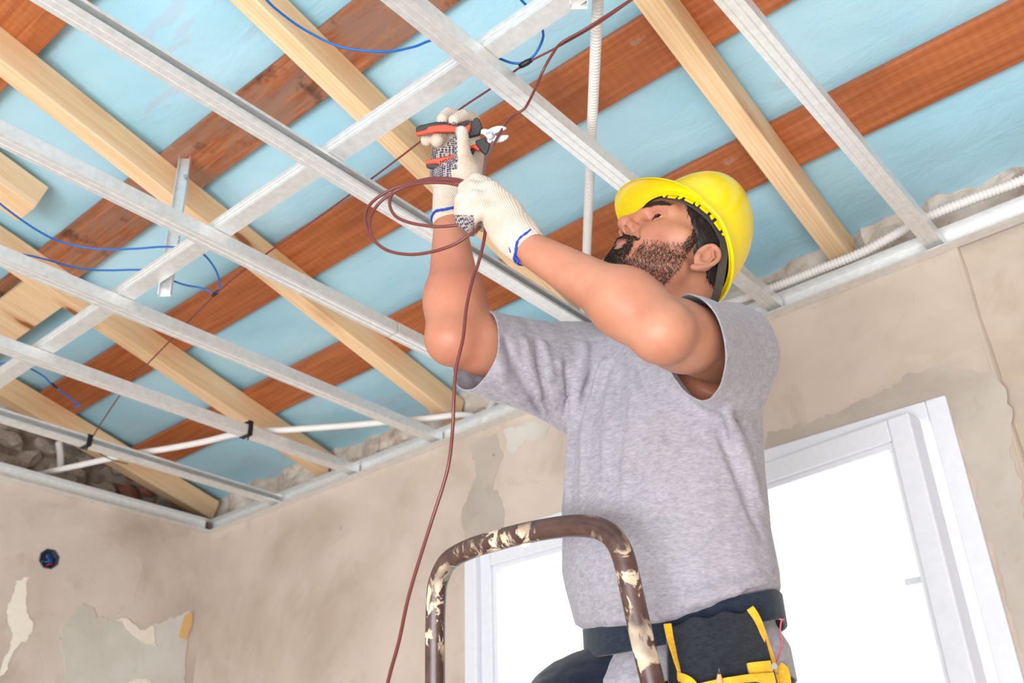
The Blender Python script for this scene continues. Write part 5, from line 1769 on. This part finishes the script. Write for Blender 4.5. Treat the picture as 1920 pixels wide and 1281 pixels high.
for a in (0.6, 3.7):
    lug = MB().tube([(WX - 0.030, BXY + 0.024 * math.cos(a), BXZ + 0.024 * math.sin(a)), (WX - 0.001, BXY + 0.024 * math.cos(a), BXZ + 0.024 * math.sin(a))], 0.004, 10)
    obj('screw_lug', lug, MAT['boxplastic'], jb, smooth=True, angle=40)
def jw(name, m, pts):
    obj(name, MB().tube(smooth_path([(WX + p[0], BXY + p[1], BXZ + p[2]) for p in pts], 8), 0.0022, 8), m, jb, smooth=True)
red = plain('red_sheath', S(170, 44, 44), 0.4)
jw('blue_lead', MAT['blue'], [(-0.03, 0.012, -0.018), (-0.004, 0.004, -0.006), (0.000, -0.010, 0.006), (-0.004, -0.002, 0.014), (-0.016, 0.012, 0.006)])
jw('blue_lead', MAT['blue'], [(-0.03, -0.018, 0.004), (-0.006, -0.008, -0.010), (-0.002, 0.008, -0.004), (-0.014, 0.016, 0.010)])
jw('red_lead', red, [(-0.03, 0.004, -0.024), (-0.004, -0.002, -0.022), (-0.002, 0.012, -0.012), (-0.02, 0.018, 0.0)])

# ------------------------------------------------------------------ step ladder with its grab hoop
LS_ = 0.20
LY0, LZ0 = 1.075, 0.47
def onladder(u, v):                        # the leaning plane of the front rails
    d = ray(u, v)                          # y + LS_*z = LY0 + LS_*LZ0
    t = (LY0 + LS_ * LZ0) / (d[1] + LS_ * d[2])
    return d * t + np.array([0, 0, CZ])
lad = thing('step_ladder', 'old brown step ladder with a paint-spattered grab hoop in front of the man', 'ladder', (-0.85, 1.3, 0))
hp = [(816, 1281), (816, 1200), (818, 1120), (824, 1085), (842, 1052), (880, 1030), (930, 1014), (985, 1000), (1040, 990), (1085, 986), (1120, 990), (1148, 1006), (1166, 1036), (1178, 1080), (1192, 1145), (1208, 1215), (1224, 1281)]
path = [onladder(u, v) for u, v in hp]
# the rails go on down to the floor along the same lines
def down(p, q):
    d = (p - q) / np.linalg.norm(p - q)
    return p + d * ((p[2] - 0.02) / -d[2])
path = [down(path[0], path[2])] + path + [down(path[-1], path[-3])]
lo, hi_ = path[0], path[-1]
hoop = smooth_path(path[1:-1], 6)
hoop = [path[0] + (path[1] - path[0]) * t for t in np.linspace(0, 0.97, 10)] + hoop + [path[-2] + (path[-1] - path[-2]) * t for t in np.linspace(0.03, 1, 10)]
obj('hoop_rail', MB().tube(hoop, 0.0158, 20), MAT['tube'], lad, smooth=True)
drip = MB()
dp = onladder(985, 1020)
V, F = [], []
for i in range(9):
    for k in range(10):
        a = 2 * math.pi * k / 10
        rr = 0.010 * math.sin(math.pi * (i + 0.5) / 9) * (1 + 0.25 * math.sin(k * 2.1 + i))
        V.append(dp + np.array([(i - 4) * 0.003, 0, 0]) + CB * math.cos(a) * rr * 0.7 + np.array([0, 0, -1]) * (math.sin(a) * rr * 0.6))
for i in range(8):
    for k in range(10):
        F.append((i * 10 + k, i * 10 + (k + 1) % 10, i * 10 + 10 + (k + 1) % 10, i * 10 + 10 + k))
F += [tuple(range(9, -1, -1)), tuple(80 + k for k in range(10))]
obj('plaster_drip', MB().add(V, F), MAT['cream'], lad, smooth=True)
def railpt(side, z):
    a, b = (path[1], path[0]) if side == 0 else (path[-2], path[-1])
    t = (z - a[2]) / (b[2] - a[2])
    return a + (b - a) * t
tread_m = plain('worn_steel_tread', S(120, 112, 104), 0.5, 0.4)
for z in (TREAD_L - 0.50, TREAD_L - 0.25, TREAD_L):
    a, b = railpt(0, z), railpt(1, z)
    deep = 0.24
    y0 = min(a[1], b[1]) - 0.005
    up_ = MB().box((a[0] + 0.012, y0 - 0.05, z - 0.028), (b[0] - 0.012, y0 - 0.05 + deep, z))
    if z >= TREAD_L - 0.01:
        up_ = MB().box((a[0] + 0.012, y0 - 0.06, z - 0.028), (b[0] - 0.012, y0 + 0.30, z))
    obj('tread', up_, tread_m, lad, bevel=0.004)
for side, top in ((0, railpt(0, 1.2)), (1, railpt(1, 1.2))):
    q = np.array([top[0] + (-0.06 if side == 0 else 0.06), top[1] - 0.62, 0.015])
    obj('rear_leg', MB().tube([top + np.array([0, -0.045, -0.01]), q], 0.0135, 14), MAT['tube'], lad, smooth=True)
    obj('rubber_foot', MB().tube([q + np.array([0, 0, 0.04]), np.array([q[0], q[1], 0.0])], 0.019, 14), MAT['rubber'], lad)
    g = railpt(side, 0.03)
    obj('rubber_foot', MB().tube([railpt(side, 0.06), np.array([g[0], g[1], 0.0])], 0.021, 14), MAT['rubber'], lad)
